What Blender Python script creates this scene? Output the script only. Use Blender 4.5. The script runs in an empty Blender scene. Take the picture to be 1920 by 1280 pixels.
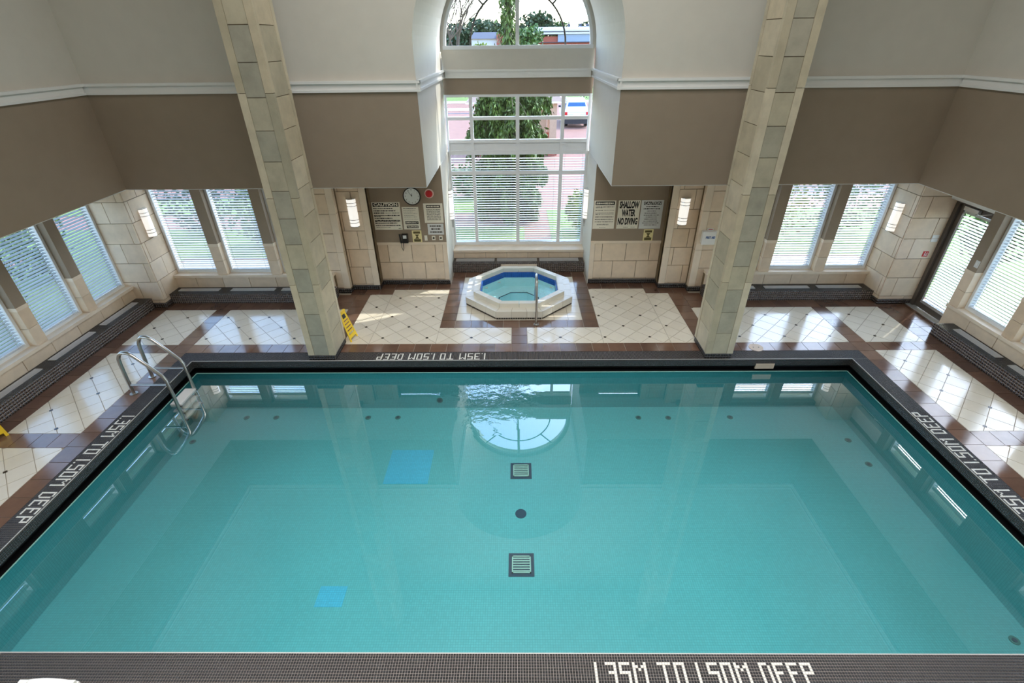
import bpy, bmesh, math, random
import numpy as np
from mathutils import Vector, Matrix, Euler
random.seed(7)
rng = np.random.default_rng(7)
S = bpy.context.scene
COL = S.collection
R90 = math.pi / 2

# ------------------------------------------------------------------ camera
F_PX, PITCH, ROLL, YAW, CAM_X, CAM_Z = 916.77, .5520, .0111, .0124, -.0438, 5.0
cp, sp = math.cos(PITCH), math.sin(PITCH)
ax = np.array([[1, 0, 0], [0, -sp, -cp], [0, cp, -sp]])
cr, sr = math.cos(ROLL), math.sin(ROLL)
ax = np.array([[cr, sr, 0], [-sr, cr, 0], [0, 0, 1]]) @ ax
cy, sy = math.cos(YAW), math.sin(YAW)
ax = ax @ np.array([[cy, -sy, 0], [sy, cy, 0], [0, 0, 1]]).T
cam = bpy.data.cameras.new('camera')
cam.sensor_width = 36; cam.lens = F_PX / 1920 * 36; cam.clip_end = 600; cam.clip_start = .05
co = bpy.data.objects.new('camera', cam); COL.objects.link(co)
rt, dn, fw = ax
co.matrix_world = Matrix(((rt[0], -dn[0], -fw[0], CAM_X), (rt[1], -dn[1], -fw[1], 0), (rt[2], -dn[2], -fw[2], CAM_Z), (0, 0, 0, 1)))
S.camera = co

# ------------------------------------------------------------------ light and exposure
SUN_DIR = Vector((.75, .59, 1.0)).normalized()
w = bpy.data.worlds.new('sky'); S.world = w; w.use_nodes = True
nt = w.node_tree; nt.nodes.clear()
sky = nt.nodes.new('ShaderNodeTexSky'); sky.sky_type = 'NISHITA'; sky.sun_disc = False
sky.sun_elevation = math.asin(SUN_DIR.z); sky.sun_rotation = math.atan2(SUN_DIR.x, SUN_DIR.y)
sky.air_density = 1.0; sky.dust_density = .7; sky.ozone_density = 1.2
bg = nt.nodes.new('ShaderNodeBackground'); bg.inputs[1].default_value = .75
out = nt.nodes.new('ShaderNodeOutputWorld')
nt.links.new(sky.outputs[0], bg.inputs[0]); nt.links.new(bg.outputs[0], out.inputs[0])
sun = bpy.data.lights.new('sun', 'SUN'); sun.energy = 2.7; sun.angle = .009; sun.color = (1, .95, .87)
so = bpy.data.objects.new('sun', sun); COL.objects.link(so)
so.rotation_euler = (-SUN_DIR).to_track_quat('-Z', 'Y').to_euler()
for lx in (-1.1, 1.1):  # added fill lights below the ceiling, no fixtures modelled
    for ly in (.5, 3.2, 5.7):
        a = bpy.data.lights.new('fill_light', 'AREA'); a.shape = 'RECTANGLE'; a.size = 1.6; a.size_y = 1.6
        a.energy = 38; a.color = (1, .99, .98)
        ao = bpy.data.objects.new('fill_light', a); COL.objects.link(ao); ao.location = (lx, ly, 8.9)
for lx in (-2.6, 2.6):      # two added lights without fixtures, brightening the pool and near deck
    a = bpy.data.lights.new('pool_fill', 'AREA'); a.shape = 'DISK'; a.size = .8
    a.energy = 58; a.color = (1, .99, .98); a.spread = math.radians(80)
    ao = bpy.data.objects.new('pool_fill', a); COL.objects.link(ao); ao.location = (lx, 3.0, 8.9)
S.view_settings.view_transform = 'Standard'; S.view_settings.look = 'None'
S.view_settings.gamma = 1; S.view_settings.use_curve_mapping = False
S.view_settings.exposure = 0.88
try:
    S.cycles.use_denoising = True
    S.cycles.max_bounces = 9; S.cycles.diffuse_bounces = 5; S.cycles.glossy_bounces = 4
    S.cycles.transparent_max_bounces = 14; S.cycles.sample_clamp_indirect = 6
    S.cycles.caustics_reflective = False; S.cycles.caustics_refractive = False
except Exception:
    pass

# ------------------------------------------------------------------ material helpers
def lin(r, g, b):
    f = lambda v: (v / 255 / 12.92) if v <= 10.3 else ((v / 255 + .055) / 1.055) ** 2.4
    return (f(r), f(g), f(b), 1)

class NT:
    def __init__(s, m):
        s.t = m.node_tree; s.t.nodes.clear()
    def n(s, typ, **k):
        nd = s.t.nodes.new(typ)
        for a, v in k.items():
            if a.startswith('_'): setattr(nd, a[1:], v)
        return nd
    def l(s, a, b): s.t.links.new(a, b)
    def math(s, op, a, b=None):
        nd = s.t.nodes.new('ShaderNodeMath'); nd.operation = op
        for i, v in enumerate((a, b)):
            if v is None: continue
            if isinstance(v, (int, float)): nd.inputs[i].default_value = v
            else: s.l(v, nd.inputs[i])
        return nd.outputs[0]
    def mix(s, fac, a, b):
        nd = s.t.nodes.new('ShaderNodeMix'); nd.data_type = 'RGBA'
        for i, v in ((0, fac), (6, a), (7, b)):
            if isinstance(v, (int, float, tuple)): nd.inputs[i].default_value = v
            else: s.l(v, nd.inputs[i])
        return nd.outputs[2]
    def ramp(s, v, pts):
        nd = s.t.nodes.new('ShaderNodeValToRGB'); e = nd.color_ramp.elements
        while len(e) < len(pts): e.new(.5)
        for q, (p, c) in zip(e, pts): q.position = p; q.color = c
        s.l(v, nd.inputs[0]); return nd.outputs[0]
    def noise(s, vec, scale, detail=3, rough=.55):
        nd = s.t.nodes.new('ShaderNodeTexNoise'); nd.inputs['Scale'].default_value = scale
        nd.inputs['Detail'].default_value = detail; nd.inputs['Roughness'].default_value = rough
        if vec is not None: s.l(vec, nd.inputs['Vector'])
        return nd.outputs[0]
    def bump(s, h, strength, dist=.01):
        nd = s.t.nodes.new('ShaderNodeBump'); nd.inputs['Strength'].default_value = strength
        nd.inputs['Distance'].default_value = dist; s.l(h, nd.inputs['Height']); return nd.outputs[0]
    def bsdf(s, col, rough=.5, metal=0, spec=.5, normal=None, ior=None):
        b = s.t.nodes.new('ShaderNodeBsdfPrincipled'); o = s.t.nodes.new('ShaderNodeOutputMaterial')
        for k, v in (('Base Color', col), ('Roughness', rough), ('Metallic', metal), ('Specular IOR Level', spec)):
            if isinstance(v, (int, float, tuple)): b.inputs[k].default_value = v
            else: s.l(v, b.inputs[k])
        if ior: b.inputs['IOR'].default_value = ior
        if normal is not None: s.l(normal, b.inputs['Normal'])
        s.l(b.outputs[0], o.inputs[0]); return b

def newmat(name):
    m = bpy.data.materials.new(name); m.use_nodes = True
    return m, NT(m)
def pos(t): return t.n('ShaderNodeNewGeometry').outputs['Position']

def plain(name, col, rough=.5, metal=0, spec=.5, var=.06, scale=9, bump=0, ior=None):
    """one colour with slight noise variation"""
    m, t = newmat(name)
    p = pos(t)
    nz = t.noise(p, scale)
    dk = tuple(c * (1 - var) for c in col[:3]) + (1,); lt = tuple(min(1, c * (1 + var)) for c in col[:3]) + (1,)
    c = t.ramp(nz, [(.3, dk), (.7, lt)])
    nrm = t.bump(t.noise(p, scale * 9, 4), bump) if bump else None
    t.bsdf(c, rough, metal, spec, nrm, ior)
    return m

def tile_mat(name, cols, rough, blot=.25, scale=7, bump=.04, spec=.5, ior=1.5, wet=False):
    """per-piece tone from the object's own random value, cloudy within the piece"""
    m, t = newmat(name); p = pos(t)
    oi = t.n('ShaderNodeObjectInfo').outputs['Random']
    n = len(cols)
    base = t.ramp(oi, [(i / max(1, n - 1), c) for i, c in enumerate(cols)])
    nz = t.noise(p, scale, 5, .6)
    dark = t.mix(1.0, base, (0, 0, 0, 1)); dark.node.blend_type = 'MIX'
    mult = t.ramp(nz, [(.25, (1 - blot,) * 3 + (1,)), (.65, (1, 1, 1, 1))])
    mm = t.t.nodes.new('ShaderNodeMix'); mm.data_type = 'RGBA'; mm.blend_type = 'MULTIPLY'; mm.inputs[0].default_value = 1
    t.l(base, mm.inputs[6]); t.l(mult, mm.inputs[7])
    r = rough
    if wet:
        r = t.ramp(t.noise(p, 1.3, 4), [(.4, (rough,) * 3 + (1,)), (.62, (rough * 2.2,) * 3 + (1,))])
    nrm = t.bump(t.noise(p, 2.2 if wet else scale * 8, 3), bump, .01)
    t.bsdf(mm.outputs[2], r, 0, spec, nrm, ior)
    return m

def mosaic_mat(name, tile, grout, pitch, gap, rough=.2, var=.12, off=(0, 0, 0), spec=.5):
    """square mosaic drawn on the two axes that lie in the face"""
    m, t = newmat(name)
    g = t.n('ShaderNodeNewGeometry'); sp_ = t.n('ShaderNodeSeparateXYZ'); sn = t.n('ShaderNodeSeparateXYZ')
    t.l(g.outputs['Position'], sp_.inputs[0]); t.l(g.outputs['True Normal'], sn.inputs[0])
    line = None
    for i in range(3):
        q = t.math('DIVIDE', t.math('ADD', sp_.outputs[i], 100.0 * pitch + off[i]), pitch)
        f = t.math('ABSOLUTE', t.math('SUBTRACT', t.math('FRACT', q), .5))
        e = t.math('GREATER_THAN', f, .5 - gap / pitch / 2)
        e = t.math('MULTIPLY', e, t.math('LESS_THAN', t.math('ABSOLUTE', sn.outputs[i]), .5))
        line = e if line is None else t.math('MAXIMUM', line, e)
    sc = t.n('ShaderNodeVectorMath', _operation='SCALE'); t.l(g.outputs['Position'], sc.inputs[0]); sc.inputs['Scale'].default_value = 1 / pitch
    fl_ = t.n('ShaderNodeVectorMath', _operation='FLOOR'); t.l(sc.outputs[0], fl_.inputs[0])
    wn = t.n('ShaderNodeTexWhiteNoise'); t.l(fl_.outputs[0], wn.inputs[0])
    a = tuple(c * (1 - var) for c in tile[:3]) + (1,); b = tuple(min(1, c * (1 + var)) for c in tile[:3]) + (1,)
    c = t.mix(wn.outputs[0], a, b)
    big = t.ramp(t.noise(g.outputs['Position'], .5, 2), [(.3, (.93, .93, .93, 1)), (.7, (1.05, 1.05, 1.05, 1))])
    mm = t.t.nodes.new('ShaderNodeMix'); mm.data_type = 'RGBA'; mm.blend_type = 'MULTIPLY'; mm.inputs[0].default_value = 1
    t.l(c, mm.inputs[6]); t.l(big, mm.inputs[7])
    t.bsdf(t.mix(line, mm.outputs[2], grout), rough, 0, spec)
    return m

def glassy(name, tint, ior, rough=0.0, bump=None, amount=1.0):
    """clear sheet: what is behind it shows through, reflections by Fresnel"""
    m, t = newmat(name)
    tr = t.n('ShaderNodeBsdfTransparent'); tr.inputs[0].default_value = tint
    gl = t.n('ShaderNodeBsdfGlossy'); gl.inputs['Roughness'].default_value = rough
    geo = t.n('ShaderNodeNewGeometry'); nrm = geo.outputs['Normal']
    if bump:
        nrm = bump(t); t.l(nrm, gl.inputs['Normal'])
    dt = t.n('ShaderNodeVectorMath', _operation='DOT_PRODUCT'); t.l(nrm, dt.inputs[0]); t.l(geo.outputs['Incoming'], dt.inputs[1])
    f0 = ((ior - 1) / (ior + 1)) ** 2           # Schlick, the same from either side of a thin sheet
    sch = t.math('POWER', t.math('SUBTRACT', 1.0, t.math('ABSOLUTE', dt.outputs['Value'])), 5.0)
    fres = t.math('ADD', t.math('MULTIPLY', sch, 1 - f0), f0)
    mx = t.n('ShaderNodeMixShader'); o = t.n('ShaderNodeOutputMaterial')
    t.l(t.math('MINIMUM', t.math('MULTIPLY', fres, amount), 1.0), mx.inputs[0])
    t.l(tr.outputs[0], mx.inputs[1]); t.l(gl.outputs[0], mx.inputs[2]); t.l(mx.outputs[0], o.inputs[0])
    return m

M = {}
M['stone'] = tile_mat('limestone', [lin(231, 209, 183), lin(238, 219, 196), lin(225, 201, 173), lin(235, 214, 190)], .55, .14, 5, .05)
M['stone_col'] = tile_mat('weathered_limestone', [lin(206, 194, 168), lin(219, 206, 182), lin(188, 177, 152), lin(212, 197, 170), lin(180, 172, 150)], .5, .24, 4, .06)
M['stone_trim'] = plain('dressed_limestone', lin(234, 217, 196), .55, var=.04, scale=5, bump=.03)
M['joint'] = plain('stone_joint', lin(118, 98, 72), .9)
M['cream'] = plain('cream_plaster', lin(212, 207, 197), .75, var=.02, scale=4, bump=.03)
M['brown'] = plain('brown_plaster', lin(153, 137, 119), .75, var=.03, scale=4, bump=.03)
M['white'] = plain('white_paint', lin(236, 236, 234), .35, var=.01)
M['winwhite'] = plain('white_window_frame', lin(232, 235, 238), .3, var=.01)
M['slat'] = plain('blind_slat_white', lin(192, 195, 194), .45, var=.01)
M['cream_tile'] = tile_mat('cream_floor_tile', [lin(226, 216, 197), lin(235, 226, 208), lin(230, 221, 203)], .09, .06, 3, .03, ior=1.85, wet=True)
M['brown_tile'] = tile_mat('brown_floor_tile', [lin(112, 82, 66), lin(128, 95, 77), lin(102, 76, 63), lin(120, 88, 72)], .09, .3, 4, .03, ior=1.85, wet=True)
M['grout'] = plain('floor_grout', lin(172, 160, 142), .8)
M['insert'] = plain('dark_insert_tile', lin(44, 38, 36), .2)
M['black_tile'] = plain('black_mosaic_tile', lin(32, 29, 30), .14, var=.35, scale=40, ior=1.6)
M['dark_tile'] = plain('dark_brown_mosaic_tile', lin(60, 48, 45), .2, var=.35, scale=22, ior=1.8)
M['mgrout'] = plain('mosaic_grout', lin(150, 140, 132), .8)
M['mgrout_dark'] = plain('mosaic_grout_dark', lin(104, 98, 94), .8)
M['bench_grout'] = plain('bench_grout', lin(176, 160, 150), .7)
M['stone_grey'] = tile_mat('grey_limestone', [lin(182, 175, 156), lin(196, 186, 162), lin(170, 166, 150), lin(190, 182, 164)], .5, .28, 4, .06)
M['lip_grout'] = plain('lip_grout', lin(70, 66, 62), .8)
M['nosing'] = plain('pale_nosing', lin(190, 186, 180), .5)
M['white_tile'] = plain('white_mosaic_tile', lin(236, 232, 222), .25, var=.05, scale=30)
M['gutter'] = plain('gutter_shade', lin(14, 14, 16), .4)
M['teal'] = mosaic_mat('teal_pool_mosaic', lin(90, 188, 196), lin(72, 166, 174), .0306, .004, .35, .05)
M['inlet'] = plain('teal_inlet', lin(40, 120, 118), .4)
M['blue_patch'] = mosaic_mat('blue_repair_mosaic', lin(74, 192, 226), lin(60, 168, 204), .0306, .004, .35, .05)
M['navy'] = plain('navy_drain', lin(22, 64, 88), .4)
M['drain_rim'] = plain('pale_drain_rim', lin(150, 205, 195), .4)
M['tub_blue'] = mosaic_mat('blue_tub_mosaic', lin(38, 92, 178), lin(60, 112, 190), .05, .005, .2, .15)
M['tub_in'] = plain('tub_interior', lin(196, 244, 248), .4, var=.03)
M['tub_white'] = tile_mat('tub_rim_tile', [lin(236, 230, 216), lin(228, 221, 206)], .2, .05, 5, .02)
M['steel'] = plain('stainless_steel', (.5, .49, .47, 1), .28, 1.0, var=.03)
M['grille'] = plain('aluminium_grille', (.8, .81, .83, 1), .35, .6, var=.03)
M['black'] = plain('black_plastic', lin(22, 22, 25), .35)
M['bronze'] = plain('bronze_door_frame', lin(104, 96, 90), .4, .3)
M['paper'] = plain('sign_paper', lin(240, 235, 220), .5, var=.02)
M['paper_grey'] = plain('sign_paper_cool', lin(220, 222, 222), .5, var=.02)
M['cardyellow'] = plain('pale_yellow_card', lin(240, 226, 170), .5)
M['ink'] = plain('black_ink', lin(20, 19, 18), .6)
M['ink_soft'] = plain('grey_ink', lin(74, 70, 62), .6)
M['ink_olive'] = plain('olive_ink', lin(92, 82, 44), .6)
M['red'] = plain('red_plastic', lin(196, 24, 32), .3)
M['pinkwhite'] = plain('alarm_base', lin(240, 214, 206), .4)
M['bluetxt'] = plain('blue_ink', lin(52, 92, 150), .5)
M['yellow'] = plain('yellow_plastic', lin(242, 202, 38), .35)
M['shade'] = plain('sconce_shade', lin(244, 240, 232), .4, var=.01)
_b = next(n for n in M['shade'].node_tree.nodes if n.type == 'BSDF_PRINCIPLED')
_b.inputs['Emission Color'].default_value = (1, .97, .92, 1); _b.inputs['Emission Strength'].default_value = .4
M['clockface'] = plain('clock_face', lin(226, 232, 230), .4, var=.01)
M['beige_lid'] = plain('beige_lid', lin(214, 192, 170), .5)
M['pavers'] = plain('pink_paving', lin(126, 88, 76), .8, var=.08, scale=2)
M['lawn'] = plain('lawn_green', lin(92, 116, 50), .9, var=.2, scale=3)
M['leaf'] = plain('leaf_green', lin(68, 96, 40), .6, var=.45, scale=3)
M['leaf_dark'] = plain('leaf_dark_green', lin(40, 62, 32), .6, var=.45, scale=3)
M['leaf_cedar'] = plain('cedar_green', lin(76, 100, 38), .6, var=.6, scale=5)
M['leaf_yellow'] = plain('leaf_yellow_green', lin(112, 128, 40), .6, var=.4, scale=3)
M['bark'] = plain('bark', lin(92, 78, 70), .8, var=.3)
M['brick'] = plain('red_brick', lin(150, 78, 64), .8, var=.12, scale=8)
M['beige'] = plain('beige_wall', lin(180, 150, 130), .8)
M['roof_grey'] = plain('grey_roof', lin(150, 128, 118), .8)
M['roof_white'] = plain('white_roof', lin(190, 190, 196), .6)
M['fascia'] = plain('blue_grey_fascia', lin(128, 142, 164), .6)
M['dark'] = plain('dark_cladding', lin(52, 56, 72), .6)
M['carwhite'] = plain('white_car_paint', lin(205, 205, 208), .15, var=.01)
M['carglass'] = plain('blue_car_glass', lin(52, 92, 140), .08)
M['cardark'] = plain('dark_bumper', lin(34, 38, 46), .4)
M['chrome'] = plain('silver_trim', (.8, .8, .8, 1), .2, 1)

def water_bump(t):
    p = pos(t)
    sv = t.n('ShaderNodeVectorMath', _operation='DISTANCE'); t.l(p, sv.inputs[0]); sv.inputs[1].default_value = (-.55, 6.75, -.28)
    fall = t.ramp(t.math('DIVIDE', sv.outputs['Value'], 1.0), [(.0, (1, 1, 1, 1)), (1.0, (.0, .0, .0, 1))])
    nz = t.noise(p, 7, 3, .5)
    slow = t.noise(p, 1.1, 2, .4)
    h = t.math('ADD', t.math('MULTIPLY', nz, t.math('MULTIPLY', fall, .008)), t.math('MULTIPLY', slow, .0003))
    return t.bump(h, 1.0, 1.0)
M['water'] = glassy('pool_water', (.95, 1.0, 1.0, 1), 1.2, 0, water_bump, 15.0)
def tub_bump(t):
    return t.bump(t.math('MULTIPLY', t.noise(pos(t), 8, 3), .01), 1.0, 1.0)
M['tubwater'] = glassy('tub_water', (.93, 1.0, 1.0, 1), 1.4, 0, tub_bump)
M['pane'] = glassy('window_glass', (.97, .99, .98, 1), 1.35, 0)

# ------------------------------------------------------------------ mesh helpers
class MB:
    def __init__(s): s.v = []; s.f = []; s.m = []
    def quadstrip(s, faces, mi): s.f += faces; s.m += [mi] * len(faces)
    def box(s, x0, y0, z0, x1, y1, z1, mi=0):
        x0, x1 = min(x0, x1), max(x0, x1); y0, y1 = min(y0, y1), max(y0, y1); z0, z1 = min(z0, z1), max(z0, z1)
        k = len(s.v)
        s.v += [(x0, y0, z0), (x1, y0, z0), (x1, y1, z0), (x0, y1, z0), (x0, y0, z1), (x1, y0, z1), (x1, y1, z1), (x0, y1, z1)]
        s.quadstrip([tuple(k + i for i in q) for q in ((0, 3, 2, 1), (4, 5, 6, 7), (0, 1, 5, 4), (1, 2, 6, 5), (2, 3, 7, 6), (3, 0, 4, 7))], mi)
        return s
    def hexa(s, pts, mi=0):
        k = len(s.v); s.v += [tuple(p) for p in pts]
        s.quadstrip([tuple(k + i for i in q) for q in ((0, 3, 2, 1), (4, 5, 6, 7), (0, 1, 5, 4), (1, 2, 6, 5), (2, 3, 7, 6), (3, 0, 4, 7))], mi)
        return s
    def prism(s, poly, axis, a, b, mi=0):
        """convex or simple polygon swept along an axis (caps are n-gons)"""
        def P(u, v_, w_):
            return {'x': (w_, u, v_), 'y': (u, w_, v_), 'z': (u, v_, w_)}[axis]
        k = len(s.v); n = len(poly)
        s.v += [P(u, v_, a) for u, v_ in poly] + [P(u, v_, b) for u, v_ in poly]
        ar = sum(poly[i][0] * poly[(i + 1) % n][1] - poly[(i + 1) % n][0] * poly[i][1] for i in range(n))
        flip = (ar > 0) != (b > a)
        if axis == 'y': flip = not flip
        A = list(range(k, k + n)); B = list(range(k + n, k + 2 * n))
        fs = [tuple(reversed(A)), tuple(B)] + [(A[i], A[(i + 1) % n], B[(i + 1) % n], B[i]) for i in range(n)]
        if flip: fs = [tuple(reversed(f)) for f in fs]
        s.quadstrip(fs, mi); return s
    def tube(s, pts, r, n=10, mi=0, cap=True):
        pts = [Vector(p) for p in pts]; k = len(s.v); N = len(pts)
        rr = r if isinstance(r, (list, tuple)) else [r] * N
        ref = None
        for i, p in enumerate(pts):
            d = (pts[min(i + 1, N - 1)] - pts[max(i - 1, 0)]).normalized()
            if ref is None: ref = d.orthogonal().normalized()
            ref = (ref - d * ref.dot(d)); ref = ref.normalized() if ref.length > 1e-6 else d.orthogonal().normalized()
            o = d.cross(ref)
            for j in range(n):
                a = 2 * math.pi * j / n
                s.v.append(tuple(p + (ref * math.cos(a) + o * math.sin(a)) * rr[i]))
        fs = [(k + i * n + j, k + i * n + (j + 1) % n, k + (i + 1) * n + (j + 1) % n, k + (i + 1) * n + j) for i in range(N - 1) for j in range(n)]
        if cap: fs += [tuple(range(k + n - 1, k - 1, -1)), tuple(range(k + (N - 1) * n, k + N * n))]
        s.quadstrip(fs, mi); return s
    def cyl(s, c, axis, r, h, n=24, mi=0, r1=None):
        c = Vector(c); d = {'x': Vector((1, 0, 0)), 'y': Vector((0, 1, 0)), 'z': Vector((0, 0, 1))}[axis]
        return s.tube([c, c + d * h], [r, r if r1 is None else r1], n, mi)
    def build(s, name, mats, parent=None, smooth=False, kind=None):
        off = origin(parent)
        me = bpy.data.meshes.new(name)
        me.from_pydata([(a - off[0], b - off[1], c - off[2]) for a, b, c in s.v], [], s.f)
        mats = mats if isinstance(mats, (list, tuple)) else [mats]
        for m_ in mats: me.materials.append(M[m_])
        if len(mats) > 1: me.polygons.foreach_set('material_index', s.m)
        if smooth:
            me.polygons.foreach_set('use_smooth', [True] * len(me.polygons))
            try: me.set_sharp_from_angle(angle=math.radians(40))
            except Exception: pass
        me.update()
        o = bpy.data.objects.new(name, me); COL.objects.link(o)
        if parent is not None: o.parent = parent
        if kind: o['kind'] = kind
        return o

def origin(p):
    v = Vector((0, 0, 0))
    while p is not None: v += p.location; p = p.parent
    return v
def tag(o, label, cat, group=None):
    o['label'] = label; o['category'] = cat
    if group: o['group'] = group
    return o
def thing(name, loc, label, cat, group=None):
    o = bpy.data.objects.new(name, None); o.empty_display_size = .1; COL.objects.link(o); o.location = loc
    return tag(o, label, cat, group)
def struct(o): o['kind'] = 'structure'; return o
def sempty(name, loc=(0, 0, 0)):
    o = bpy.data.objects.new(name, None); o.empty_display_size = .1; COL.objects.link(o); o.location = loc
    return struct(o)
UNIT = {}
def piece(name, parent, mat, x0, y0, z0, x1, y1, z1):
    """one box-shaped piece; all pieces of a material share one unit mesh"""
    if mat not in UNIT:
        b = MB().box(-.5, -.5, -.5, .5, .5, .5)
        me = bpy.data.meshes.new('block_' + mat); me.from_pydata(b.v, [], b.f); me.materials.append(M[mat]); UNIT[mat] = me
    o = bpy.data.objects.new(name, UNIT[mat]); COL.objects.link(o)
    off = origin(parent); o.parent = parent
    o.location = ((x0 + x1) / 2 - off[0], (y0 + y1) / 2 - off[1], (z0 + z1) / 2 - off[2])
    o.scale = (max(1e-4, abs(x1 - x0)), max(1e-4, abs(y1 - y0)), max(1e-4, abs(z1 - z0)))
    return o
def fast_mesh(name, verts, faces, mat, parent, kind='stuff'):
    """verts (n,3) and quads (m,4) as numpy arrays"""
    off = np.array(origin(parent))
    me = bpy.data.meshes.new(name); n, m_ = len(verts), len(faces)
    me.vertices.add(n); me.vertices.foreach_set('co', (verts - off).astype(np.float32).ravel())
    me.loops.add(m_ * 4); me.loops.foreach_set('vertex_index', faces.astype(np.int32).ravel())
    me.polygons.add(m_); me.polygons.foreach_set('loop_start', np.arange(0, m_ * 4, 4, dtype=np.int32))
    me.materials.append(M[mat]); me.update(calc_edges=True); me.validate()
    o = bpy.data.objects.new(name, me); COL.objects.link(o)
    if parent is not None: o.parent = parent
    if kind: o['kind'] = kind
    return o
def mosaic(org, u, v, nrm, nu, nv, pitch, gap, h, mask=None):
    """little tiles as five-sided blocks on a plane; returns verts and faces"""
    org, u, v, nrm = (np.array(q, float) for q in (org, u, v, nrm))
    I, J = np.meshgrid(np.arange(nu), np.arange(nv), indexing='ij')
    if mask is not None: keep = mask; I, J = I[keep], J[keep]
    else: I, J = I.ravel(), J.ravel()
    g = gap / 2; cs = []
    for (du, dv, dh) in ((g, g, 0), (pitch - g, g, 0), (pitch - g, pitch - g, 0), (g, pitch - g, 0)):
        for hh in (0, h):
            pass
    corners = [(g, g), (pitch - g, g), (pitch - g, pitch - g), (g, pitch - g)]
    V = np.zeros((len(I), 8, 3))
    for k, (du, dv) in enumerate(corners):
        base = org + np.outer(I * pitch + du, u) + np.outer(J * pitch + dv, v)
        V[:, k] = base; V[:, k + 4] = base + nrm * h
    F0 = np.array([(4, 5, 6, 7), (0, 1, 5, 4), (1, 2, 6, 5), (2, 3, 7, 6), (3, 0, 4, 7)])
    if np.dot(np.cross(u, v), nrm) < 0: F0 = F0[:, ::-1]
    Fs = (np.arange(len(I)) * 8)[:, None, None] + F0[None]
    return V.reshape(-1, 3), Fs.reshape(-1, 4)
def join_arrays(parts):
    vs, fs, k = [], [], 0
    for v_, f_ in parts: vs.append(v_); fs.append(f_ + k); k += len(v_)
    return np.concatenate(vs), np.concatenate(fs)

# ------------------------------------------------------------------ dimensions (metres)
PX, PY0, PY1 = 6.07, 2.425, 7.473        # pool edge
MP = .0256; CW = 11 * MP                  # mosaic pitch, coping width
WX, WY = 8.42, 10.20                     # window wall faces
LX, LY = 7.83, 9.62                      # corner piers
NY, SX = 8.94, 7.115                     # upper wall faces
ZS, ZB, ZT = 2.766, 4.30, 4.464          # soffit, band bottom/top of the cornice
AX, YC, YD = 1.66, 10.78, 12.2           # alcove half width, poster wall, alcove window
SILL = .53; HEAD = 2.64; BTOP = 2.475
CEIL = 9.0
NEARW = -3.5

# ------------------------------------------------------------------ floor
floor = sempty('floor')
fl = MB()
XO = PX + CW
for x0, y0, x1, y1 in ((-9, NEARW, -XO, 12.4), (XO, NEARW, 9, 12.4), (-XO, NEARW, XO, PY0 - 15 * MP),
                       (-XO, PY1 + CW, -.93, 12.4), (.93, PY1 + CW, XO, 12.4), (-.93, PY1 + CW, .93, 9.25), (-.93, 11.1, .93, 12.4)):
    fl.box(x0, y0, -.3, x1, y1, -.009)
fl.build('grout_bed', 'grout', floor)

CAMV = Vector((CAM_X, 0, CAM_Z))
def in_frame(x, y, z=0):
    d = np.array([x - CAM_X, y, z - CAM_Z]); q = ax @ d
    if q[2] <= .1: return False
    u, v_ = 960 + F_PX * q[0] / q[2], 640 + F_PX * q[1] / q[2]
    return -40 < u < 1960 and -40 < v_ < 1320
brown, cream, inserts = [], [], []
T = .3125
def brown_band(x0, y0, x1, y1, along):
    """a row (or rows) of tiles that fills the rectangle"""
    nx = max(1, round((x1 - x0) / T)); ny = max(1, round((y1 - y0) / T))
    sx_, sy_ = (x1 - x0) / nx, (y1 - y0) / ny
    for i in range(nx):
        for j in range(ny):
            brown.append([(x0 + i * sx_ + .004, y0 + j * sy_ + .004), (x0 + (i + 1) * sx_ - .004, y0 + j * sy_ + .004),
                          (x0 + (i + 1) * sx_ - .004, y0 + (j + 1) * sy_ - .004), (x0 + i * sx_ + .004, y0 + (j + 1) * sy_ - .004)])
brown_band(-PX - CW, PY1 + CW, PX + CW, 8.045, 'x')
for s in (-1, 1):
    def bb(a, y0, b, y1, al='y'):
        x0, x1 = sorted((s * a, s * b)); brown_band(x0, y0, x1, y1, al)
    bb(6.345, 1.5, 6.655, 8.045); bb(7.785, 1.5, 8.08, 9.5)
    bb(6.655, 7.757, 7.785, 8.045); bb(6.655, 5.22, 7.785, 5.525); bb(6.655, 2.68, 7.785, 2.985)
    bb(6.355, 8.045, 6.66, 9.5); bb(3.75, 9.5, 8.08 if s < 0 else 7.83, 9.83)
    bb(3.44, 8.045, 3.75, 10.22); bb(1.63, 10.47, 3.27, 10.78); bb(2.93, 10.22, 3.91, 10.5); bb(3.75, 9.83, 4.16, 10.22)
    bb(1.325, 8.66, 1.63, 11.46); 
    def cp_(a, y0, b, y1): cream.append(('d',) + tuple(sorted((s * a, s * b))) + (y0, y1))
    cp_(6.655, 5.525, 7.785, 7.757); cp_(6.655, 2.985, 7.785, 5.22); cp_(6.655, 1.5, 7.785, 2.68)
    cp_(6.66, 8.045, 7.785, 9.5); cp_(3.75, 8.045, 6.355, 9.5)
    cp_(1.63, 8.045, 2.93, 10.47); cp_(2.93, 8.045, 3.44, 10.22); cp_(.155, 8.045, 1.63, 8.66)
brown_band(8.08, 8.34, 8.70, 9.5, 'y'); brown_band(7.83, 9.5, 8.70, 9.62, 'x')
brown_band(-1.325, 8.66, 1.325, 8.965, 'x'); brown_band(-1.325, 11.16, 1.325, 11.46, 'x'); brown_band(-.155, 8.045, .155, 8.66, 'y')

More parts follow.
